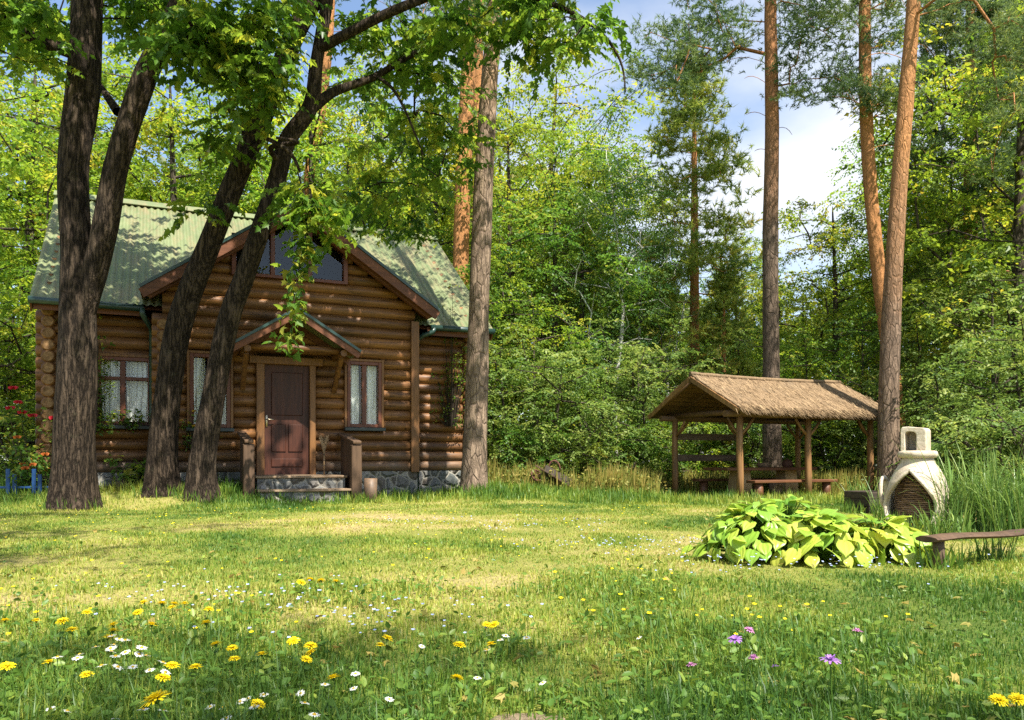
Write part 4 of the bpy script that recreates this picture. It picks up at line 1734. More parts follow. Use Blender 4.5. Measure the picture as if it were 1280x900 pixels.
def maple(label, stems, limbs, boxes, clouds, seed, group, per=48, flare=.42):
    rg = np.random.default_rng(seed)
    first = stems[0]
    b0 = Vector(first[0][0])
    root = thing('maple_tree', label, 'tree', (b0.x, b0.y, gz(b0.x, b0.y)), 0, group)
    inv = Matrix.Translation(-Vector(root.location))
    sk = Skeleton()
    mb = MB()
    for i, (pts, rr) in enumerate(stems):
        bark_tube(mb, pts, rr, 44, .06, .1, 9, flare if i == 0 else 0, seed + i * 3.3)
        sk.stem(pts, rr, .3)
    for pts, rr in limbs:
        bark_tube(mb, pts, rr, 16, .1, .1, 12, 0, seed)
        sk.stem(pts, rr, .25)
    tg = px_targets(rg, boxes)
    for c, r, n in clouds:
        tg += lumpy(n, c, r, rg, .4, seed)
    sk.reach(tg, rg, .35, .12, .12, .6)
    sk.mesh(mb, .007, .5, skip_fixed=True)
    mb.v = [tuple(inv @ Vector(p)) for p in mb.v]
    mb.build('trunk', M['bark_dark'], root, True)
    tips = sk.p[sk.tips]
    V, F, tt = sprays_at(tips, per, .27, .14, MAPLE, rg, .7, .5)
    V = V - np.array(root.location)
    np_mesh('crown', V, F, M['leaf_maple'], tt, root)
    return root


def A(px, py, d, dz=None):
    p = at(px, py, d)
    return p


def foot(px, d):
    p = gp(px, d)
    return Vector((p.x, p.y, p.z - .12))


t1 = maple('thickest dark maple, forked, at the corner of the cabin, with a limb reaching sideways',
           [([foot(90, 12.2), A(92, 560, 12.2), A(97, 450, 12.2), A(96, 330, 12.2), A(91, 210, 12.25), A(104, 110, 12.3), A(109, 0, 12.3), A(112, -110, 12.2), A(100, -260, 12)],
             [0.348, 0.291, 0.278, 0.222, 0.217, 0.235, 0.217, 0.165, 0.070]),
            ([A(104, 400, 12.2), A(118, 340, 12.15), A(132, 280, 12.1), A(147, 200, 12.05), A(180, 100, 12.0), A(206, 45, 11.9), A(240, -40, 11.7), A(270, -160, 11.5)],
             [0.144, 0.180, 0.184, 0.167, 0.167, 0.149, 0.108, 0.045])],
           [([A(95, 68, 12.2), A(52, 52, 12), A(22, 36, 11.8), A(-10, 15, 11.6), A(-60, -20, 11.3)], [.1, .085, .075, .06, .03]),
            ([A(147, 140, 12.3), A(128, 112, 12.8), A(118, 95, 13.2)], [.07, .05, .03])],
           [(-70, -15, 70, 45, 10.6, 13.5, 34), (130, -15, 250, 40, 12.4, 14.0, 24), (0, -10, 75, 70, 12.8, 15, 14), (30, 60, 70, 85, 11.6, 12.0, 2), (205, 5, 290, 60, 10.8, 11.8, 14)],
           [((-8.3, 12.2, 9.8), (3.6, 3.4, 1.7), 60)], 101, 'dark maples in front of the cabin')
t2 = maple('dark leaning maple between the forked trunk and the other leaning trunk',
           [([foot(202, 13.3), A(203, 580, 13.3), A(209, 500, 13.25), A(226, 400, 13.2), A(264, 300, 13.05), A(309, 190, 12.9), A(337, 122, 12.8), A(368, 44, 12.7), A(402, -20, 12.6), A(440, -130, 12.4)],
             [0.288, 0.232, 0.204, 0.200, 0.172, 0.164, 0.160, 0.160, 0.128, 0.056])],
           [([A(322, 165, 12.85), A(300, 150, 12.6), A(284, 132, 12.3)], [.08, .07, .04])],
           [(225, 10, 330, 95, 11.0, 12.2, 26), (240, 235, 275, 270, 12.3, 12.6, 2), (285, 90, 335, 140, 11.3, 12.1, 8), (242, 140, 285, 180, 11.8, 12.3, 3)],
           [((-4.2, 10.8, 10.2), (3.4, 3.2, 1.5), 120)], 202, 'dark maples in front of the cabin')  # unseen upper crown, thickened to shade the cabin front
t3 = maple('dark leaning maple nearest the cabin door, with a leafy strand hanging over the gable',
           [([foot(252, 13.0), A(253, 580, 13.0), A(266, 500, 12.95), A(286, 400, 12.9), A(304, 350, 12.85), A(321, 300, 12.8), A(346, 225, 12.75), A(360, 175, 12.7), A(388, 133, 12.7), A(396, 75, 12.65), A(409, 0, 12.6), A(420, -120, 12.4)],
             [0.252, 0.200, 0.178, 0.167, 0.155, 0.152, 0.141, 0.137, 0.118, 0.096, 0.092, 0.037])],
           [([A(386, 138, 12.7), A(415, 116, 12.9), A(447, 104, 13.1), A(472, 94, 13.2), A(505, 74, 13.4), A(540, 58, 13.6), A(590, 46, 13.9)], [.1, .075, .062, .055, .048, .04, .02]),
            ([A(352, 205, 12.7), A(338, 185, 12.4), A(372, 178, 12.0), A(345, 172, 11.8)], [.05, .04, .03, .02]),
            ([A(300, 165, 12.2), A(330, 172, 12.0), A(362, 190, 11.95), A(375, 215, 12.1)], [.03, .035, .03, .02]),
            ([A(470, 95, 13.2), A(490, 110, 13.0), A(505, 135, 12.8), A(520, 170, 12.7), A(530, 195, 12.6)], [.03, .025, .02, .016, .01]),
            ([A(400, 60, 12.6), A(500, 10, 12.2), A(600, -20, 12.0), A(690, 5, 12.0), A(745, 35, 12.0), A(775, 75, 12.0), A(782, 115, 12.0)], [.08, .07, .05, .04, .025, .018, .008])],
           [(300, -10, 365, 40, 11.0, 12.3, 10), (318, 60, 352, 130, 11.2, 12.0, 7), (350, 235, 425, 270, 11.9, 12.4, 6), (388, 250, 415, 320, 12.1, 12.4, 5),
            (430, 5, 570, 100, 12.6, 15.5, 36), (440, 105, 590, 250, 13.6, 17, 42), (420, 200, 530, 290, 15.5, 17.5, 18), (560, -20, 700, 40, 11.6, 13.2, 22), (640, 20, 750, 70, 11.6, 12.6, 14)],
           [((-1.6, 11.2, 9.9), (4.0, 3.4, 1.5), 100)], 303, 'dark maples in front of the cabin')  # crown mass above the view, made denser to darken the facade
# the leafy strand that hangs in front of the gable
rg = np.random.default_rng(5)
P, _ = spline([A(372, 215, 12.1), A(384, 262, 12.15), A(380, 310, 12.2), A(370, 355, 12.2), A(366, 400, 12.2), A(362, 436, 12.2)], [1] * 6, .06)
mb = MB()
loc = Vector(t3.location)
mb.tube([p - loc for p in P], [.014 - .010 * i / len(P) for i in range(len(P))], 6)
hb = mb.build('hanging_branch', M['bark_twig'], t3, True)
V, F, tt = leaves_at([p - loc for p in P[6:]], 5, .09, .14, MAPLE, rg, 1.0)
np_mesh('foliage', V, F, M['leaf_green'], np.clip(tt + .2, 0, 1), hb)  # tint raised so the hanging leaves look brightly lit
# long bare twigs at the crown's outer edge come with the limb above

# ---- named pines
def pine_at(label, pts, rr, **kw):
    loc = Vector((pts[0].x, pts[0].y, gz(pts[0].x, pts[0].y)))
    pts = [p - loc for p in pts]
    ex = [np.array(e) - np.array(loc) for e in kw.pop('extra', ())]
    nm = kw.pop('name', 'pine_tree')
    b = kw.pop('base') - loc.z
    r = make_pine(nm, 0, b, kw.pop('rad'), kw.pop('ntips'), kw.pop('per', 180), kw.pop('bark'), 0, kw.pop('seed'), path=(pts, rr), extra=ex, **kw)
    r.location = loc
    tag(r, label, 'tree', 'tall pines')
    return r


rg = np.random.default_rng(77)
pine_at('straight grey-barked pine standing on the lawn just beside the cabin roof', [foot(592, 15.3), A(596, 480, 15.3), A(603, 260, 15.3), A(612, 100, 15.3), A(620, 0, 15.3), A(626, -200, 15.3), A(628, -420, 15.3)],
        [.27, .21, .185, .165, .15, .1, .03], base=11, rad=2.6, ntips=60, bark='bark_pine_grey', seed=11, dead=5, extra=px_targets(rg, [(560, -10, 700, 60, 14.5, 16.5, 14)]))
pine_at('orange-barked pine rising behind the cabin roof beside the grey pine', [gp(574, 24, -.2), A(576, 330, 24), A(581, 180, 24), A(589, 0, 24), A(592, -180, 24), A(592, -300, 24)],
        [.3, .24, .23, .21, .14, .04], base=14, rad=2.8, ntips=60, bark='bark_orange', seed=12, extra=px_targets(rg, [(520, 0, 640, 80, 23, 25.5, 26)]))
pine_at('slender orange pine stem seen between the two pines by the cabin', [gp(592, 30, -.2), A(595, 300, 30), A(598, 100, 30), A(600, -60, 30), A(600, -200, 30)],
        [.22, .19, .17, .14, .04], base=16, rad=2.4, ntips=50, bark='bark_orange', seed=13)
pine_at('thin orange pine stem behind the leaning maples over the roof', [gp(378, 27, -.2), A(385, 250, 27), A(398, 165, 27), A(412, 40, 27), A(420, -140, 27)],
        [.2, .17, .16, .14, .04], base=15, rad=2.4, ntips=50, bark='bark_orange', seed=14)
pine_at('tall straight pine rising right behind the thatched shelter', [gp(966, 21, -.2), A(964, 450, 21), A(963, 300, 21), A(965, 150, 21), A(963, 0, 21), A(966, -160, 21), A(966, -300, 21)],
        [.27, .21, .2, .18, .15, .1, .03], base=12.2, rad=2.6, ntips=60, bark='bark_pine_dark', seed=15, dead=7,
        extra=px_targets(rg, [(800, 30, 890, 95, 19.8, 21.5, 34), (850, -20, 950, 40, 19.8, 22, 18), (905, 50, 955, 75, 20.5, 21.5, 7), (975, 0, 1060, 60, 20, 22, 30), (985, 75, 1075, 125, 20, 21.6, 20), (810, 90, 850, 115, 20, 21, 5)]))
pine_at('slimmer leaning pine close behind the twin trunk by the garden oven', [gp(1127, 20.5, -.2), A(1117, 480, 20.5), A(1106, 400, 20.5), A(1092, 280, 20.5), A(1083, 150, 20.5), A(1081, 0, 20.5), A(1085, -160, 20.5), A(1088, -300, 20.5)],
        [.25, .19, .18, .17, .16, .14, .09, .03], base=12.6, rad=2.3, ntips=50, bark='bark_orange', seed=16, dead=4,
        extra=px_targets(rg, [(1040, 90, 1120, 130, 19.5, 21.5, 16), (1060, -10, 1140, 60, 19.6, 21.4, 18), (1085, 120, 1140, 145, 19.8, 21, 6)]))
pine_at('stout orange-topped pine behind the garden oven, with long bare limbs on one side', [gp(1112, 17, -.2), A(1111, 520, 17), A(1114, 400, 17), A(1122, 260, 17), A(1132, 130, 17), A(1142, 0, 17), A(1152, -180, 17), A(1156, -400, 17)],
        [.26, .21, .192, .172, .155, .135, .1, .03], base=11.5, rad=2.6, ntips=55, bark='bark_pine', seed=17, dead=6,
        extra=px_targets(rg, [(1230, 10, 1300, 40, 16, 18, 10), (1240, 60, 1310, 85, 16, 18, 9), (1240, 105, 1300, 140, 16, 18.4, 9), (1230, 190, 1260, 215, 16.5, 17.5, 3), (1170, -10, 1230, 20, 16, 18, 8)]))

# ---- forest kinds
KIND = {}
KIND['oak'] = make_tree('broadleaf_tree', 15, 1.6, 4.0, 200, 96, .165, .36, 'leaf_green', 'bark_grey', .22, 1)
KIND['lime'] = make_tree('broadleaf_tree', 11, 1.0, 3.3, 170, 96, .145, .31, 'leaf_yellow', 'bark_grey', .17, 2)
KIND['ash'] = make_tree('broadleaf_tree', 18, 2.0, 4.6, 230, 96, .19, .42, 'leaf_green', 'bark_grey', .26, 3)
KIND['birch'] = make_tree('birch_tree', 13, 2.6, 2.1, 150, 96, .09, .33, 'leaf_cool', 'bark_birch', .1, 4, KITE, 1.1, lean=.4)
KIND['elder'] = make_tree('tall_shrub', 4.2, .1, 1.9, 110, 64, .115, .24, 'leaf_pale', 'bark_grey', .06, 5, OVAL, .4)
KIND['hazel'] = make_tree('leafy_shrub', 2.6, .0, 1.6, 85, 64, .105, .22, 'leaf_green', 'bark_grey', .05, 6, OVAL, .4)
KIND['sapling'] = make_tree('sapling', 6.2, .5, 1.9, 110, 72, .12, .28, 'leaf_green', 'bark_grey', .07, 7)
KIND['young_pine'] = make_pine('young_pine', 13.2, .4, 3.5, 220, 140, 'bark_orange', .17, 8, 'needle_warm', .2, True, 0)
KIND['dark_pine'] = make_pine('dark_pine', 20, 4.5, 3.3, 380, 160, 'bark_pine', .24, 9, 'needle', .2, True, 3)

PLACED = {k: 0 for k in KIND}


def plant(kind, px, d, s, rz, label, group, cat='tree', leaf=None):
    src = KIND[kind]
    o = src if PLACED[kind] == 0 else copy_tree(src)
    PLACED[kind] += 1
    p = gp(px, d)
    o.location = (p.x, p.y, p.z - .05)
    o.rotation_euler = (0, 0, R(rz))
    o.scale = (s, s, s * 1.0)
    tag(o, label, cat, group)
    if leaf:
        for ch in o.children:
            if ch.name.startswith('crown'):
                ch.material_slots[0].link = 'OBJECT'
                ch.material_slots[0].material = M[leaf]
    return o


ROWS = {
    'cabin': ('leafy yellow-green forest tree in the wood behind the cabin roof', 'forest trees behind the cabin'),
    'mid': ('leafy forest tree in the wood between the cabin and the thatched shelter', 'forest trees between cabin and shelter'),
    'hut': ('leafy forest tree in the wood behind the thatched shelter', 'forest trees behind the shelter'),
    'oven': ('leafy forest tree in the wood behind the garden oven and reeds', 'forest trees behind the oven'),
}
TREES = [
    ('lime', -75, 19, 1.15, 10, 'cabin', 'leaf_yellow'), ('lime', 35, 24, 1.3, 80, 'cabin', None), ('oak', 130, 27, .95, 150, 'cabin', 'leaf_yellow'),
    ('lime', 215, 25, 1.3, 200, 'cabin', None), ('ash', 300, 28.5, .88, 30, 'cabin', 'leaf_yellow'), ('lime', 395, 26, 1.3, 300, 'cabin', None),
    ('oak', 470, 28, 1.0, 260, 'cabin', None), ('oak', 545, 27, .92, 45, 'cabin', None), ('ash', -30, 31, .95, 0, 'cabin', None), ('ash', 90, 37, .95, 70, 'cabin', 'leaf_yellow'),
    ('ash', 250, 39, .95, 110, 'cabin', None), ('ash', 420, 37, 1.0, 190, 'cabin', None), ('ash', 540, 39, 1.05, 240, 'cabin', None),
    ('oak', 640, 25, .83, 60, 'mid', None), ('lime', 690, 23.5, .92, 130, 'mid', 'leaf_green'), ('oak', 705, 29, .86, 220, 'mid', None), ('ash', 640, 34, .9, 280, 'mid', None),
    ('ash', 735, 31, .8, 10, 'mid', 'leaf_yellow'), ('ash', 668, 31, .98, 75, 'mid', 'leaf_yellow'), ('lime', 730, 24.5, .88, 330, 'mid', 'leaf_green'), ('sapling', 610, 20.5, .95, 20, 'mid', None), ('sapling', 665, 20.5, .85, 200, 'mid', 'leaf_yellow'),
    ('oak', 925, 29, .62, 100, 'hut', 'leaf_yellow'), ('oak', 1005, 32, .56, 20, 'hut', None), ('lime', 1043, 27, .98, 160, 'hut', None), ('lime', 965, 34, .82, 250, 'hut', None),
    ('oak', 1090, 30, .72, 310, 'hut', None), ('lime', 895, 32, .86, 40, 'hut', 'leaf_green'), ('sapling', 925, 24, .85, 15, 'hut', 'leaf_pale'), ('sapling', 1010, 24, .8, 85, 'hut', 'leaf_yellow'), ('sapling', 1075, 23.5, .9, 225, 'hut', None),
    ('ash', 1155, 31, .82, 140, 'oven', None), ('oak', 1180, 26, .82, 270, 'oven', None), ('lime', 1268, 21, 1.3, 60, 'oven', None), ('oak', 1330, 21, .95, 180, 'oven', None),
    ('ash', 1255, 32, 1.0, 230, 'oven', None), ('ash', 1360, 33, 1.0, 320, 'oven', None), ('sapling', 1195, 21, 1.0, 120, 'oven', 'leaf_pale'), ('sapling', 1245, 18.5, .95, 35, 'oven', 'leaf_pale'), ('sapling', 1150, 22.5, .9, 305, 'oven', None),
]
for k, px, d, s, rz, row, leaf in TREES:
    plant(k, px, d, s, rz, ROWS[row][0], ROWS[row][1], 'tree', leaf)
plant('birch', 771, 23.5, .82, 0, 'birch with a thin white trunk standing nearest the cabin side of the pair', None)
plant('birch', 802, 25, .74, 120, 'second white-trunked birch, shorter, close to the young pine', None)
plant('birch', 835, 28, .76, 250, 'feathery birch crown behind the young pine', None)
plant('young_pine', 868, 25.5, 1.0, 0, 'bushy pyramid-shaped young pine with orange trunk between the birches and the tall straight pine', None)
plant('young_pine', 905, 24, .5, 90, 'small young pine below the pyramid-shaped one, behind the thatched roof', None)
plant('dark_pine', 1213, 25, .98, 0, 'dark dense pine with orange lower trunk behind the pale shrubs', None)
plant('dark_pine', 1290, 29, 1.0, 100, 'dark pine farther back at the edge of the wood beyond the oven', None)
SHR = ROWS2 = {
    'mid': ('pale-leaved shrub in the hedge of bushes between the cabin and the shelter', 'shrubs between cabin and shelter'),
    'hut': ('low leafy shrub in the undergrowth behind the thatched shelter', 'shrubs behind the shelter'),
    'oven': ('tall pale-leaved shrub in the thicket behind the reeds and oven', 'shrubs behind the reeds'),
    'cabin': ('leafy shrub in the thicket beside the far corner of the cabin', 'shrubs beside the cabin'),
}
for k, px, d, s, rz, row, leaf in (
        ('elder', 637, 19.3, .9, 0, 'mid', None), ('elder', 690, 18.9, .85, 70, 'mid', None), ('elder', 742, 19.6, .95, 140, 'mid', None), ('elder', 796, 20, 1.0, 200, 'mid', None), ('hazel', 660, 18.2, .7, 20, 'mid', 'leaf_green'),
        ('hazel', 725, 18.6, .6, 210, 'mid', 'leaf_green'), ('hazel', 780, 19.4, .7, 300, 'mid', None), ('hazel', 618, 18.4, .6, 33, 'mid', None),
        ('hazel', 840, 21.5, 1.0, 10, 'hut', 'leaf_yellow'), ('elder', 880, 22.5, .8, 280, 'hut', 'leaf_green'), ('hazel', 935, 22.8, 1.0, 130, 'hut', 'leaf_pale'), ('hazel', 985, 23, 1.0, 220, 'hut', 'leaf_yellow'), ('hazel', 1040, 22, 1.05, 60, 'hut', 'leaf_pale'), ('elder', 1085, 22.4, .85, 30, 'hut', 'leaf_green'),  # lighter leaf colours on some of these make them look sunlit
        ('elder', 1165, 20, .85, 310, 'oven', None), ('elder', 1225, 16.5, .9, 90, 'oven', None), ('elder', 1290, 15.6, .9, 240, 'oven', None), ('elder', 1355, 14.5, .95, 0, 'oven', None), ('hazel', 1200, 17, .8, 170, 'oven', 'leaf_green'), ('hazel', 1275, 12, .75, 100, 'oven', 'leaf_pale'),
        ('elder', 18, 19, 1.0, 50, 'cabin', 'leaf_green'), ('elder', -40, 17, 1.05, 160, 'cabin', 'leaf_yellow'), ('sapling', 45, 21, .95, 250, 'cabin', 'leaf_yellow'), ('hazel', 5, 16, .8, 350, 'cabin', None), ('elder', 85, 23, .9, 20, 'cabin', None), ('sapling', -10, 22, 1.0, 20, 'cabin', 'leaf_yellow')):
    plant(k, px, d, s, rz, ROWS2[row][0], ROWS2[row][1], 'shrub', leaf)

# unseen trees added beside and behind the viewer to shade the lawn
KIND['shade'] = make_tree('broadleaf_tree', 13.5, 6.6, 3.9, 74, 64, .16, .38, 'leaf_green', 'bark_grey', .24, 19)
for i, (x, y, s, rz, lab) in enumerate(((-2.7, 2.3, 1.0, 20, 'garden tree nearest the viewer on the maples\' side, dappling the middle lawn'),
                                        (-6.4, 3.4, .95, 140, 'garden tree farther out on the maples\' side, dappling the lawn'),
                                        (2.9, -4.6, .85, 240, 'added unseen tree behind the viewer that dapples the near grass'))):
    o = KIND['shade'] if i == 0 else copy_tree(KIND['shade'])
    o.location = (x, y, gz(x, y))
    o.rotation_euler = (0, 0, R(rz))
    o.scale = (s, s, s)
    tag(o, lab, 'tree')

# ---- far wood: one leafy mass beyond the last trees one can tell apart
rg = np.random.default_rng(40)
n = 52000
ang_ = rg.uniform(-.95, .95, n)
dd = rg.uniform(42, 54, n)
xx = dd * np.tan(ang_)
px_ = 640 + 1000 * np.tan(ang_)
top = np.interp(px_, [-900, 0, 500, 700, 790, 850, 1000, 1080, 1180, 1300, 2300], [22, 21, 20, 17, 12, 10.5, 10.5, 13, 19, 21, 22])
lump = np.array([mnoise.noise(Vector((a * 14, b * .12, 0))) for a, b in zip(ang_, dd)])
zz = rg.random(n) ** .8 * top * (.86 + .25 * lump)
P = np.stack([xx, dd, zz], 1)
D = rg.normal(size=(n, 3)) - np.array([0, 0, .5])
N = rg.normal(size=(n, 3)) * .6 + np.array([0, -.4, 1.0])
V, F, m = place(KITE, P, D, N, rg.uniform(.5, .95, n))
tt = np.clip(.4 + .5 * lump + rg.normal(size=n) * .2, 0, 1)
o = np_mesh('far_wood', V, F, M['leaf_green'], np.repeat(tt, m))
tag(o, 'dense green wood far beyond the garden', 'wood', None, 'stuff')
# ------------------------------------------------------------------ ground, grass, flowers
def fbm(x, y, s, seed, oc=4):
    v, a, f = 0, .5, s
    for _ in range(oc):
        v += a * mnoise.noise(Vector((x * f, y * f, seed)))
        a *= .5
        f *= 2.1
    return v


GX0, GX1, GY0, GY1, GS = -17, 17, 0.6, 24, .12
NXg, NYg = int((GX1 - GX0) / GS) + 1, int((GY1 - GY0) / GS) + 1
HG = np.zeros((NYg, NXg))
DRY = np.zeros((NYg, NXg))
TALL = np.zeros((NYg, NXg))
for j in range(NYg):
    y = GY0 + j * GS
    for i in range(NXg):
        x = GX0 + i * GS
        HG[j, i] = gz(x, y)
        k = x / y
        a = fbm(x, y, .35, 2.0)
        b = fbm(x, y, 1.3, 8.0)
        dry = .36 + 1.0 * a + .55 * b
        dry += .16 * sm(4.2, 5.5, y) * sm(12.5, 10, y)            # worn, sun-bleached middle of the lawn
        dry -= .05 * sm(4.6, 3.0, y)
        dry -= .12 * sm(.2, .5, k) * sm(7, 5, y)
        DRY[j, i] = min(1, max(0, dry))
        t_ = .5 + .9 * fbm(x, y, .8, 5.0) + .5 * fbm(x, y, 2.6, 6.0)
        t_ += .55 * sm(-.12, -.45, k) * sm(4.4, 3.0, y) + .08 * sm(3.2, 2.2, y)
        t_ += .3 * sm(.1, .22, k) * sm(.5, .35, k) * sm(3.6, 2.6, y)
        t_ -= .12 * sm(4.5, 6, y) * sm(13, 10, y)
        t_ += .5 * sm(13.0, 14.5, y) + .55 * sm(11.6, 12.2, y) * sm(-3.2, -4.2, x)
        TALL[j, i] = min(1.5, max(0, t_))


def gl(Gd, x, y):
    i = np.clip(((x - GX0) / GS).astype(int), 0, NXg - 1)
    j = np.clip(((y - GY0) / GS).astype(int), 0, NYg - 1)
    return Gd[j, i]


xs = np.concatenate([[-400, -200, -100, -60, -40, -28, -22], np.linspace(GX0, GX1, 240), [22, 28, 40, 60, 100, 200, 400]])
ys = np.concatenate([[-300, -120, -50, -20, -8, -3, -.5], np.linspace(GY0, GY1, 190), [27, 32, 40, 55, 90, 180, 420]])
V = np.array([(x, y, gz(x, y)) for y in ys for x in xs])
nx = len(xs)
F = np.array([(j * nx + i, j * nx + i + 1, (j + 1) * nx + i + 1, (j + 1) * nx + i) for j in range(len(ys) - 1) for i in range(nx - 1)])
o = np_mesh('ground', V, [F], M['ground'], gl(DRY, V[:, 0], V[:, 1]), None, True)
tag(o, 'patchy garden lawn, part green part straw coloured', 'lawn', None, 'structure')

c24, s24 = math.cos(R(24)), math.sin(R(24))


def keep_out(x, y):
    """true where no lawn grows: under the cabin, oven, steps, bare soil"""
    u = (x + 4.245) * c24 + (y - 15) * s24
    v = -(x + 4.245) * s24 + (y - 15) * c24
    k = (u > -2.2) & (u < 2.55) & (v > -.1) | (u > -4) & (u < 4.1) & (v > .4) | (u > -.7) & (u < .95) & (v > -1.4)
    k |= (x - 4.51) ** 2 + (y - 8.9) ** 2 < .3 ** 2
    k |= ((x - .045) / .11) ** 2 + ((y - 2.28) / .075) ** 2 < 1 + .5 * np.sin(x * 90)
    return k


def blades(name, n, d0, d1, hmin, hmax, w, mat, seed, tall_pow=1.0, dense=None, kx=.8, label=None, tshift=0.0, lean=.45, pw=.7):
    rg = np.random.default_rng(seed)
    y = (d0 ** pw + rg.random(n) * (d1 ** pw - d0 ** pw)) ** (1 / pw)
    x = rg.uniform(-kx, kx, n) * y
    dry = gl(DRY, x, y)
    tall = gl(TALL, x, y)
    keep = ~keep_out(x, y)
    if dense is not None:
        keep &= rg.random(n) < dense(x, y, dry, tall)
    x, y, dry, tall = x[keep], y[keep], dry[keep], tall[keep]
    n = len(x)
    h = (hmin + (hmax - hmin) * np.clip(tall, 0, 1.4) ** tall_pow) * rg.uniform(.5, 1.25, n)
    h *= np.clip(1.15 - .45 * dry, .4, 1.2)
    P = np.stack([x, y, gl(HG, x, y) - .006], 1)
    a = rg.uniform(0, 6.283, n)
    ln = np.abs(rg.normal(size=n)) * lean
    D1 = unit(np.stack([np.cos(a) * ln * .5, np.sin(a) * ln * .5, np.ones(n)], 1))
    D2 = unit(np.stack([np.cos(a) * ln * 1.9, np.sin(a) * ln * 1.9, np.ones(n) * np.maximum(.1, 1 - ln * .6)], 1))
    sd = unit(np.stack([-np.sin(a + rg.normal(size=n) * .6), np.cos(a), np.zeros(n)], 1))
    ww = (w * rg.uniform(.6, 1.3, n) * (np.maximum(y, 2.2) / 2.6) ** .55)[:, None]
    mid = P + D1 * (h * .55)[:, None]
    tip = mid + D2 * (h * .5)[:, None]
    Vv = np.stack([P - sd * ww * .5, P + sd * ww * .5, mid + sd * ww * .42, mid - sd * ww * .42, tip], 1).reshape(-1, 3)
    b = np.arange(n)[:, None] * 5
    F4, F3 = b + np.array([[0, 1, 2, 3]]), b + np.array([[3, 2, 4]])
    t = np.clip(dry * .95 + tshift + rg.normal(size=n) * .13, 0, 1)
    o = np_mesh(name, Vv, [F4, F3], mat, np.repeat(t, 5))
    tag(o, label, 'grass', None, 'stuff')
    return o


blades('grass', 400000, 1.9, 19.5, .016, .085, .0042, M['grass'], 51, 1.5, lambda x, y, d, t: 1 - .6 * np.clip((d - .6) * 2.5, 0, 1), .8, 'short lawn grass, patchy green and straw', 0, .5, .85)
blades('grass', 40000, 1.9, 5.2, .03, .115, .0058, M['lush'], 52, .9, lambda x, y, d, t: np.clip((t - .62) * 1.8, 0, 1), .8, 'lush longer grass near the flowers', .0, .75)
blades('grass', 30000, 13.2, 17.5, .06, .2, .006, M['grass'], 53, 1.0, lambda x, y, d, t: np.clip((t - .5) * 1.3, 0, 1), .75, 'longer grass along the cabin footing and maples', -.05, .4)


def tufts():
    """uncut grass round the things a mower cannot reach"""
    rg = np.random.default_rng(57)
    spots = [(gp(90, 12.15), .42, 420), (gp(202, 13.25), .36, 300), (gp(252, 12.95), .36, 300), (gp(592, 15.2), .4, 350), (gp(925, 16.1), .2, 90), (gp(1012, 17), .2, 90), (gp(1088, 17.4), .3, 120), (gp(844, 18), .4, 200),
             (gp(1147, 8.75), .42, 420), (gp(1087, 11.3), .4, 300), (gp(1175, 5.5), .16, 60), (gp(310, 13.3), .3, 160), (gp(440, 13.9), .35, 200), (gp(690, 16.2), .5, 300), (gp(30, 12.9), .8, 500)]
    Ps = []
    for p, r, n in spots:
        a, q = rg.uniform(0, 6.283, n), r * (.75 + .25 * rg.normal(size=n))
        x, y = p.x + q * np.cos(a), p.y + q * np.sin(a) * .8
        Ps.append(np.stack([x, y, np.array([gz(u, v) for u, v in zip(x, y)]) - .01], 1))
    P = np.concatenate(Ps)
    n = len(P)
    a = rg.uniform(0, 6.28, n)
    ln = np.abs(rg.normal(size=n)) * .45
    D = np.stack([np.cos(a) * ln, np.sin(a) * ln, np.ones(n)], 1)
    N = np.stack([rg.normal(size=n) * .5, -np.ones(n), rg.normal(size=n) * .4], 1)
    T = _tpl([(-.03, 0, 0), (.03, 0, 0), (.024, .6, .03), (-.024, .6, .03), (0, 1, .12)], [[[0, 1, 2, 3]], [[3, 2, 4]]])
    V, F, m = place(T, P, D, N, rg.uniform(.07, .24, n))
    o = np_mesh('grass_tufts', V, F, M['lush'], np.repeat(np.clip(.5 + rg.normal(size=n) * .25, 0, 1), m))
    tag(o, 'uncut grass round trunks, posts and oven', 'grass', None, 'stuff')


tufts()


def edge_weeds():
    rg = np.random.default_rng(60)
    n = 15000
    px = rg.uniform(600, 1130, n)
    d = rg.uniform(16.8, 19.5, n)
    d = np.where(px > 825, d + 2.2, d)
    x = (px - 640) / 1000 * d
    cl = np.array([mnoise.noise(Vector((a * 1.6, b * 1.3, 0))) for a, b in zip(x, d)])
    k = rg.random(n) < np.clip(.55 + cl * 1.2, .08, 1)
    x, d, cl = x[k], d[k], cl[k]
    n = len(x)
    z = np.array([gz(a, b) for a, b in zip(x, d)])
    P = np.stack([x, d, z], 1)
    a = rg.uniform(0, 6.28, n)
    ln = np.abs(rg.normal(size=n)) * .25
    D = np.stack([np.cos(a) * ln, np.sin(a) * ln, np.ones(n)], 1)
    N = np.stack([rg.normal(size=n) * .4, -np.ones(n), rg.normal(size=n) * .3], 1)
    h = rg.uniform(.2, .62, n) * (1 + .5 * cl)
    T = _tpl([(-.02, 0, 0), (.02, 0, 0), (.017, .6, .02), (-.017, .6, .02), (0, 1, .08)], [[[0, 1, 2, 3]], [[3, 2, 4]]])
    V, F, m = place(T, P, D, N, h)
    t = np.clip(.55 + .4 * cl + rg.normal(size=n) * .2, 0, 1)
    parts = [(V, F, np.repeat(t, m))]
    tips = P[rg.random(n) < .35] + np.array([0, 0, .2])
    tips[:, 2] += rg.uniform(-.1, .2, len(tips))
    parts.append(leaves_at(tips, 4, .09, .075, KITE, rg, .3))
    V, F, t = join_parts(parts)
    o = np_mesh('tall_weeds', V, F, M['weed'], t)
    tag(o, 'tall yellowing weeds and grass along the forest edge', 'weeds', None, 'stuff')


edge_weeds()


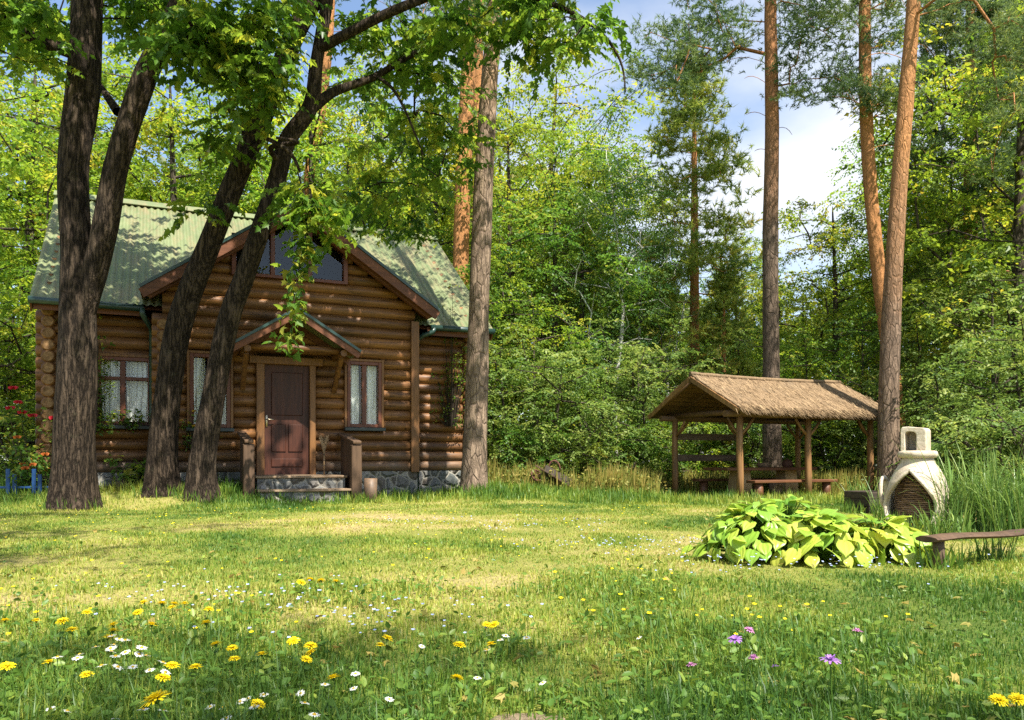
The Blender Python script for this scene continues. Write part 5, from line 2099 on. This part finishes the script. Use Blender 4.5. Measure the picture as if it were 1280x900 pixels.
def reed_clump(name, label, pos, n, rad, hgt, seed, w=.016, grp=None):
    """fountain of long arching blades"""
    rg = np.random.default_rng(seed)
    root = thing(name, label, 'grass clump', pos, 0, grp)
    Vs, Fs, ts = [], [], []
    b = 0
    K = 6
    for i in range(n):
        a = rg.uniform(0, 6.283)
        r0 = rad * math.sqrt(rg.random())
        a0 = rg.uniform(0, 6.283)
        p0 = np.array([r0 * math.cos(a0), r0 * math.sin(a0) * .7, -.02])
        L = hgt * rg.uniform(.55, 1.2)
        out = rg.uniform(.05, .6)
        arch = rg.uniform(.05, .55) * L
        sd = np.array([-math.sin(a), math.cos(a), 0]) * .5 + rg.normal(size=3) * .25
        row = []
        for k in range(K + 1):
            s = k / K
            c = p0 + np.array([math.cos(a), math.sin(a), 0]) * L * out * (s * .5 + s * s * .5) + np.array([0, 0, L * s - arch * s ** 3])
            ww = w * (1 - s ** 2.2) * .5 + .0008
            row += [c - sd * ww, c + sd * ww]
        Vs += row
        Fs += [(b + 2 * k, b + 2 * k + 1, b + 2 * k + 3, b + 2 * k + 2) for k in range(K)]
        ts += [min(1, max(0, rg.normal() * .2 + .42))] * (2 * (K + 1))
        b += 2 * (K + 1)
    np_mesh('foliage', np.array(Vs), [np.array(Fs)], M['reed'], np.array(ts), root, True)
    mb = MB()
    for i in range(12):
        mb.tint = rg.random()
        a = rg.uniform(0, 6.283)
        mb.tube([(rad * .5 * math.cos(a), rad * .4 * math.sin(a), 0), (rad * .8 * math.cos(a), rad * .6 * math.sin(a), hgt * .9)], [.006, .003], 4, False)
    mb.build('stem', M['reed'], root)
    return root


reed_clump('ornamental_grass', 'tall clump of arching reed grass directly beside the garden oven', gp(1212, 8.6), 420, .34, .95, 71)
reed_clump('ornamental_grass', 'tall clump of arching reed grass behind the log bench, partly out of the picture', gp(1275, 8.1), 420, .36, .92, 72)
reed_clump('ornamental_grass', 'lower reed grass drooping in front of the oven base', gp(1185, 7.6), 130, .22, .42, 73)
reed_clump('ornamental_grass', 'thin tuft of pale grass between the planter box and the oven', gp(1112, 10.3), 110, .2, .6, 74, .012)
reed_clump('ornamental_grass', 'pale grass tuft by the last shelter post', gp(1072, 13.5), 110, .25, .55, 75, .014)
reed_clump('ornamental_grass', 'small tuft of dry grass at the foot of the front shelter post', gp(945, 15.6), 50, .12, .28, 76, .012)
reed_clump('ornamental_grass', 'short grass tuft under the end of the log bench', gp(1245, 5.9), 120, .2, .26, 77, .01)


# broad little leaves between the blades
def cover():
    rg = np.random.default_rng(81)
    n = 42000
    y = (1.9 ** .7 + rg.random(n) * (7.5 ** .7 - 1.9 ** .7)) ** (1 / .7)
    x = rg.uniform(-.78, .78, n) * y
    t = gl(TALL, x, y)
    k = (rg.random(n) < np.clip((t - .45) * 1.4, 0.04, 1)) & ~keep_out(x, y)
    x, y, t = x[k], y[k], t[k]
    n = len(x)
    P = np.stack([x, y, gl(HG, x, y) + rg.uniform(.008, .075, n) * np.clip(t, .3, 1.2)], 1)
    D = rg.normal(size=(n, 3)) * np.array([1, 1, .35]) + np.array([0, 0, .2])
    N = rg.normal(size=(n, 3)) * .4 + np.array([0, 0, 1.0])
    V, F, m = place(OVAL, P, D, N, rg.uniform(.016, .046, n))
    tt = np.clip(.48 + rg.normal(size=n) * .22, 0, 1)
    o = np_mesh('ground_cover', V, F, M['lush'], np.repeat(tt, m))
    tag(o, 'small broad leaves growing among the grass', 'ground cover', None, 'stuff')
    # specks of yellow cinquefoil low in the turf
    k = 420
    yy = 3.0 + 9 * rg.random(k)
    xx = rg.uniform(-.66, .5, k) * yy
    cl = np.array([mnoise.noise(Vector((a * .7, b * .7, 9))) for a, b in zip(xx, yy)])
    ok = (cl > -.05) & ~keep_out(xx, yy)
    xx, yy = xx[ok], yy[ok]
    k = len(xx)
    c = np.stack([xx, yy, gl(HG, xx, yy) + rg.uniform(.04, .09, k)], 1)
    a = np.tile(np.arange(5) * 1.2566, k) + np.repeat(rg.random(k) * 6, 5)
    T = _tpl([(0, 0, 0), (.42, .55, 0), (0, 1, 0), (-.42, .55, 0)], [[[0, 1, 2, 3]]])
    V, F, m = place(T, np.repeat(c, 5, axis=0), np.stack([np.cos(a), np.sin(a) - .2, .3 + .2 * np.sin(a)], 1), np.tile(np.array([[0, -.5, 1.0]]), (5 * k, 1)), np.repeat(rg.uniform(.007, .014, k), 5))
    o = np_mesh('cinquefoil', V, F, M['petal_yellow'], np.repeat(rg.random(5 * k), m))
    tag(o, 'tiny yellow flowers sprinkled over the lawn', 'wildflowers', None, 'stuff')
    # blue specks of forget-me-not, seen as drifts
    spots = [(640 - 640 + 12, 8.6, .55), (500 - 640, 9.0, .5), (740 - 640, 6.6, .4), (868 - 640, 6.2, .45), (660 - 640, 8.2, .6), (480 - 640, 3.55, .28), (465 - 640, 3.3, .3), (330 - 640, 3.9, .3), (1000 - 640, 5.3, .5), (900 - 640, 5.4, .4), (250 - 640, 4.2, .35), (820 - 640, 6.4, .5), (1100 - 640, 5.3, .3)]
    Ps = []
    for kx, d, r in spots:
        m_ = 42
        q = rg.normal(size=(m_, 2)) * r * np.array([1, .6])
        Ps.append(np.stack([kx / 1000 * d + q[:, 0], d + q[:, 1]], 1))
    q = np.concatenate(Ps)
    q = q[q[:, 1] > 2.2]
    k = len(q)
    q = q[rg.random(len(q)) < .75]
    k = len(q)
    c = np.stack([q[:, 0], q[:, 1], gl(HG, q[:, 0], q[:, 1]) + rg.uniform(.05, .11, k)], 1)
    P = np.repeat(c, 5, axis=0)
    a = np.tile(np.arange(5) * 1.2566, k) + np.repeat(rg.random(k) * 6, 5)
    D = np.stack([np.cos(a), np.sin(a) - .25, .35 + .2 * np.sin(a)], 1)
    N = np.tile(np.array([[0, -.5, 1.0]]), (5 * k, 1))
    T = _tpl([(0, 0, 0), (.42, .55, 0), (0, 1, 0), (-.42, .55, 0)], [[[0, 1, 2, 3]]])
    V, F, m = place(T, P, D, N, np.repeat(rg.uniform(.006, .0105, k), 5))
    o = np_mesh('forget_me_nots', V, F, M['petal_skyblue'], np.repeat(rg.random(5 * k), m))
    tag(o, 'drifts of tiny pale blue flowers in the lawn', 'wildflowers', None, 'stuff')


cover()


def litter():
    rg = np.random.default_rng(91)
    n = 900
    y = 2.0 + 14 * rg.random(n) ** 1.2
    x = rg.uniform(-.75, .75, n) * y
    k = ~keep_out(x, y)
    x, y = x[k], y[k]
    n = len(x)
    P = np.stack([x, y, gl(HG, x, y) + rg.uniform(.012, .04, n)], 1)
    D = rg.normal(size=(n, 3)) * np.array([1, 1, .3])
    N = rg.normal(size=(n, 3)) * .4 + np.array([0, 0, 1.0])
    V, F, m = place(MAPLE, P, D, N, rg.uniform(.02, .05, n))
    o = np_mesh('fallen_leaves', V, F, M['weed'], np.repeat(np.clip(.7 + rg.normal(size=n) * .3, 0, 1), m))
    tag(o, 'fallen leaves and scraps lying in the grass', 'leaves', None, 'stuff')


litter()


# ---- flowers one can count
def petals(mb, n, L, w, up, rg, c=(0, 0, 0), r0=.0, drop=0.0, twist=0.0):
    for i in range(n):
        a = 6.2832 * i / n + rg.uniform(-.12, .12) + twist
        l = L * rg.uniform(.85, 1.1)
        d = Vector((math.cos(a), math.sin(a), up + rg.uniform(-.1, .1))).normalized()
        s = Vector((-math.sin(a), math.cos(a), 0))
        o_ = Vector(c) + Vector((math.cos(a), math.sin(a), 0)) * r0
        m_, e = o_ + d * l * .6, o_ + d * l + Vector((0, 0, -drop * l))
        mb.tint = rg.uniform(.25, .75)
        mb.add([o_ - s * w * .35, o_ + s * w * .35, m_ + s * w * .5, e + s * w * .28, e - s * w * .28, m_ - s * w * .5], [(0, 1, 2, 5), (5, 2, 3, 4)])


def flower_proto(name, bloom, stem_h, seed):
    rg = random.Random(seed)
    r = bpy.data.objects.new(name, None)
    COL.objects.link(r)
    mb = MB()
    mb.tint = .5
    bx, by = rg.uniform(-.02, .02), rg.uniform(-.02, .02)
    mb.tube([(bx, by, -.01), (bx * .4, by * .4, stem_h * .5), (0, 0, stem_h)], [.0022, .002, .0018], 5, False)
    for k in range(3):
        a = rg.uniform(0, 6.28)
        h0 = stem_h * rg.uniform(.05, .3)
        L = rg.uniform(.04, .075)
        d = Vector((math.cos(a), math.sin(a), .5))
        s = Vector((-math.sin(a), math.cos(a), 0)) * .006
        p = Vector((bx, by, h0))
        mb.add([p, p + d * L * .5 + s, p + d * L - Vector((0, 0, .01)), p + d * L * .5 - s], [(0, 1, 2, 3)])
    mb.build('stem', M['lush'], r)
    if bloom == 'dandelion':
        mb = MB()
        for q, (n, L, up) in enumerate(((18, .030, .08), (16, .026, .35), (13, .021, .7), (9, .014, 1.3))):
            petals(mb, n, L, .0068, up, rg, (0, 0, stem_h + .001 * q), .002, .12, q * .3)
        mb.build('bloom', M['petal_yellow'], r)
        mb = MB()
        mb.tint = .3
        mb.lathe([(.002, stem_h - .012), (.007, stem_h - .006), (.008, stem_h), (0, stem_h + .003)], 10)
        mb.build('calyx', M['lush'], r)
    elif bloom == 'daisy':
        mb = MB()
        petals(mb, 14, .017, .0062, .12, rg, (0, 0, stem_h), .003, .1)
        b = mb.build('bloom', M['petal_white'], r)
        mb = MB()
        mb.lathe([(.0065, stem_h), (.006, stem_h + .003), (.003, stem_h + .0055), (0, stem_h + .006)], 10)
        mb.build('eye', M['petal_core'], r)
    else:
        mb = MB()
        petals(mb, 11, .03, .009, .3, rg, (0, 0, stem_h), .003, .25)
        petals(mb, 8, .02, .008, .95, rg, (0, 0, stem_h + .002), .001, .0, .3)
        b = mb.build('bloom', M['petal_' + bloom], r)
        mb = MB()
        mb.lathe([(.002, stem_h - .014), (.006, stem_h - .008), (.006, stem_h - .001), (0, stem_h)], 10)
        mb.build('calyx', M['lush'], r)
    return r


FL = {}


def flower(bloom, h, px, py, s, label, cat, group):
    """the bloom of a flower h tall stands where the photograph shows it"""
    key = (bloom, h, random.randrange(3))
    if key not in FL:
        FL[key] = flower_proto({'dandelion': 'dandelion', 'daisy': 'daisy'}.get(bloom, 'meadow_flower'), bloom, h, hash(key[1:]) % 1000 + len(bloom))
        o = FL[key]
    else:
        o = copy_tree(FL[key])
    d = (CAM_H - h * s) * 1000 / (py - 575)
    for _ in range(3):
        x = (px - 640) / 1000 * d
        d = (CAM_H - h * s - gz(x, d)) * 1000 / (py - 575)
    x = (px - 640) / 1000 * d
    o.location = (x, d, gz(x, d))
    o.rotation_euler = (random.uniform(-.15, .5), random.uniform(-.35, .35), random.uniform(0, 6.28))
    s *= .86 if bloom != 'violet' else 1
    o.scale = (s, s, s)
    tag(o, label, cat, group)


G1 = ('yellow dandelion in bloom in the lush flowery grass near the white daisies', 'dandelion', 'dandelions near the daisies')
for px, py in ((9, 770), (44, 771), (89, 781), (9, 821), (22, 820), (62, 822), (182, 775), (140, 783), (200, 749), (213, 750), (183, 756), (232, 750), (258, 756), (262, 772), (281, 797), (296, 817), (211, 823), (194, 837),
               (246, 827), (293, 802), (107, 760), (86, 767), (305, 866), (110, 835), (160, 770), (120, 790), (222, 753), (190, 746)):
    flower('dandelion', .15, px, py, random.uniform(.75, 1.0), *G1)
flower('dandelion', .16, 231, 850, 1.35, 'largest yellow dandelion, facing outward, below the white daisy drift', 'dandelion', None)
for px, py in ((371, 723), (386, 721), (403, 722), (420, 724)):
    flower('dandelion', .09, px, py, 1.0, 'small yellow dandelion in the tight row of four far out on the lawn', 'dandelion', 'row of four dandelions')
for px, py in ((375, 790), (387, 800), (406, 805), (372, 815), (330, 813), (629, 772), (605, 775), (570, 800), (564, 841), (471, 802), (427, 840), (470, 790), (620, 800)):
    flower('dandelion', .12, px, py, random.uniform(.75, .95), 'small yellow dandelion scattered in the near lawn away from the daisies', 'dandelion', 'scattered dandelions')
for px, py in ((1238, 861), (1271, 860), (1262, 866)):
    flower('dandelion', .12, px, py, .95, 'yellow dandelion of the three close together in the grass below the bench', 'dandelion', 'three dandelions below the bench')
G2 = ('small white daisy in the dense drift of white blooms among dandelions', 'daisy', 'white daisy drift')
for px, py in ((138, 791), (154, 793), (150, 797), (160, 804), (134, 800), (117, 805), (111, 809), (170, 802), (142, 812), (175, 813), (139, 822), (170, 822), (185, 825), (195, 827), (117, 819), (74, 814), (146, 787), (165, 798), (126, 802), (180, 818), (102, 812)):
    flower('daisy', .15, px, py, random.uniform(.8, 1.15), *G2)
for px, py in ((69, 876), (69, 882), (55, 892), (137, 891), (178, 880), (190, 882), (277, 872), (297, 873), (317, 861), (447, 832), (450, 851), (405, 849), (389, 849), (370, 872), (324, 875), (331, 859), (323, 861), (384, 885), (478, 865), (626, 787), (631, 794), (619, 806), (595, 840), (176, 897), (300, 885), (520, 800), (690, 845), (660, 790), (810, 790)):
    flower('daisy', .13, px, py, random.uniform(.7, .95), 'single white daisy scattered in the near grass', 'daisy', 'scattered daisies')
flower('violet', .2, 1037, 824, .92, 'largest violet flower on a tall stalk standing alone nearest the camera', 'flower', None)
flower('violet', .17, 924, 792, .82, 'violet flower in the loose group of purple blooms, just under the topmost', 'flower', None)
flower('pink', .17, 922, 775, .75, 'topmost pink flower of the loose group of purple blooms', 'flower', None)
flower('pink', .15, 946, 816, .75, 'bright pink flower low in the loose group of purple blooms', 'flower', None)
flower('pink', .14, 872, 826, .7, 'pale pink flower standing apart on the dandelion side of the purple blooms', 'flower', None)
flower('pink', .17, 1065, 782, .75, 'small pale pink flower farther out beyond the largest violet bloom', 'flower', None)
flower('violet', .12, 973, 834, .5, 'tiny violet flower low in the grass between the pink blooms and the largest violet bloom', 'flower', None)
# bare soil spot on the trodden lawn
mb = MB()
V = []
for k in range(28):
    a = 6.2832 * k / 28
    r = 1 + .25 * mnoise.noise(Vector((math.cos(a) * 1.5, math.sin(a) * 1.5, 1)))
    x, y = .045 + .13 * r * math.cos(a), 2.28 + .1 * r * math.sin(a)
    V.append((x, y, gz(x, y) + .001))
mb.add([(.045, 2.28, gz(.045, 2.28) + .002)] + V, [(0, 1 + k, 1 + (k + 1) % 28) for k in range(28)])
o = mb.build('bare_earth', M['soil'], None, True)
tag(o, 'small patch of bare trodden soil in the lawn', 'soil', None, 'structure')
# ------------------------------------------------------------------ camera, sun, sky
cam = bpy.data.cameras.new('camera')
co = link('camera', cam)
co.location = (0, 0, CAM_H)
co.rotation_euler = (R(90), 0, 0)
cam.sensor_width = 36
cam.lens = 36 * 1000 / 1280
cam.shift_y = (575 - 450) / 1280
cam.clip_end = 2000
SC.camera = co

EL = R(57)
AZ = Vector((.56, -.83, 0)).normalized()
SUN = Vector((AZ.x * math.cos(EL), AZ.y * math.cos(EL), math.sin(EL)))
L = bpy.data.lights.new('sun', 'SUN')
L.energy = 5.0
L.angle = R(.53)
L.color = (1, .95, .84)
lo = link('sun', L)
lo.rotation_euler = (-SUN).to_track_quat('-Z', 'Y').to_euler()

W = bpy.data.worlds.new('World')
SC.world = W
W.use_nodes = True
nt = W.node_tree
nt.nodes.clear()
out = nt.nodes.new('ShaderNodeOutputWorld')
bg = nt.nodes.new('ShaderNodeBackground')
sky = nt.nodes.new('ShaderNodeTexSky')
sky.sky_type = 'NISHITA'
sky.sun_disc = False
sky.sun_elevation = EL
sky.sun_rotation = math.atan2(SUN.x, SUN.y)
sky.air_density = 1.0
sky.dust_density = .8
bg.inputs['Strength'].default_value = .105
tc = nt.nodes.new('ShaderNodeTexCoord')
mp = nt.nodes.new('ShaderNodeMapping')
mp.inputs['Scale'].default_value = (1, 1, 2.2)
mp.inputs['Location'].default_value = (.35, .1, .62)
nz = nt.nodes.new('ShaderNodeTexNoise')
nz.inputs['Scale'].default_value = 2.6
nz.inputs['Detail'].default_value = 7
nz.inputs['Roughness'].default_value = .52
rp = nt.nodes.new('ShaderNodeValToRGB')
rp.color_ramp.elements[0].position = .42
rp.color_ramp.elements[1].position = .74
mx = nt.nodes.new('ShaderNodeMix')
mx.data_type = 'RGBA'
mx.inputs[7].default_value = (4.4, 4.5, 4.7, 1)
for a, b in ((tc.outputs['Generated'], mp.inputs[0]), (mp.outputs[0], nz.inputs['Vector']), (nz.outputs['Fac'], rp.inputs[0]), (rp.outputs[0], mx.inputs[0]),
             (sky.outputs[0], mx.inputs[6]), (mx.outputs[2], bg.inputs['Color']), (bg.outputs[0], out.inputs[0])):
    nt.links.new(a, b)

vs = SC.view_settings
vs.view_transform = 'Standard'
vs.look = 'None'
vs.exposure = 1.3
vs.gamma = 1
vs.use_curve_mapping = False
cy = SC.cycles
cy.max_bounces = 5
cy.diffuse_bounces = 2
cy.glossy_bounces = 2
cy.transmission_bounces = 4
cy.transparent_max_bounces = 6
cy.use_denoising = False
cy.adaptive_threshold = .005
cy.sample_clamp_indirect = 8
SC.render.film_transparent = False
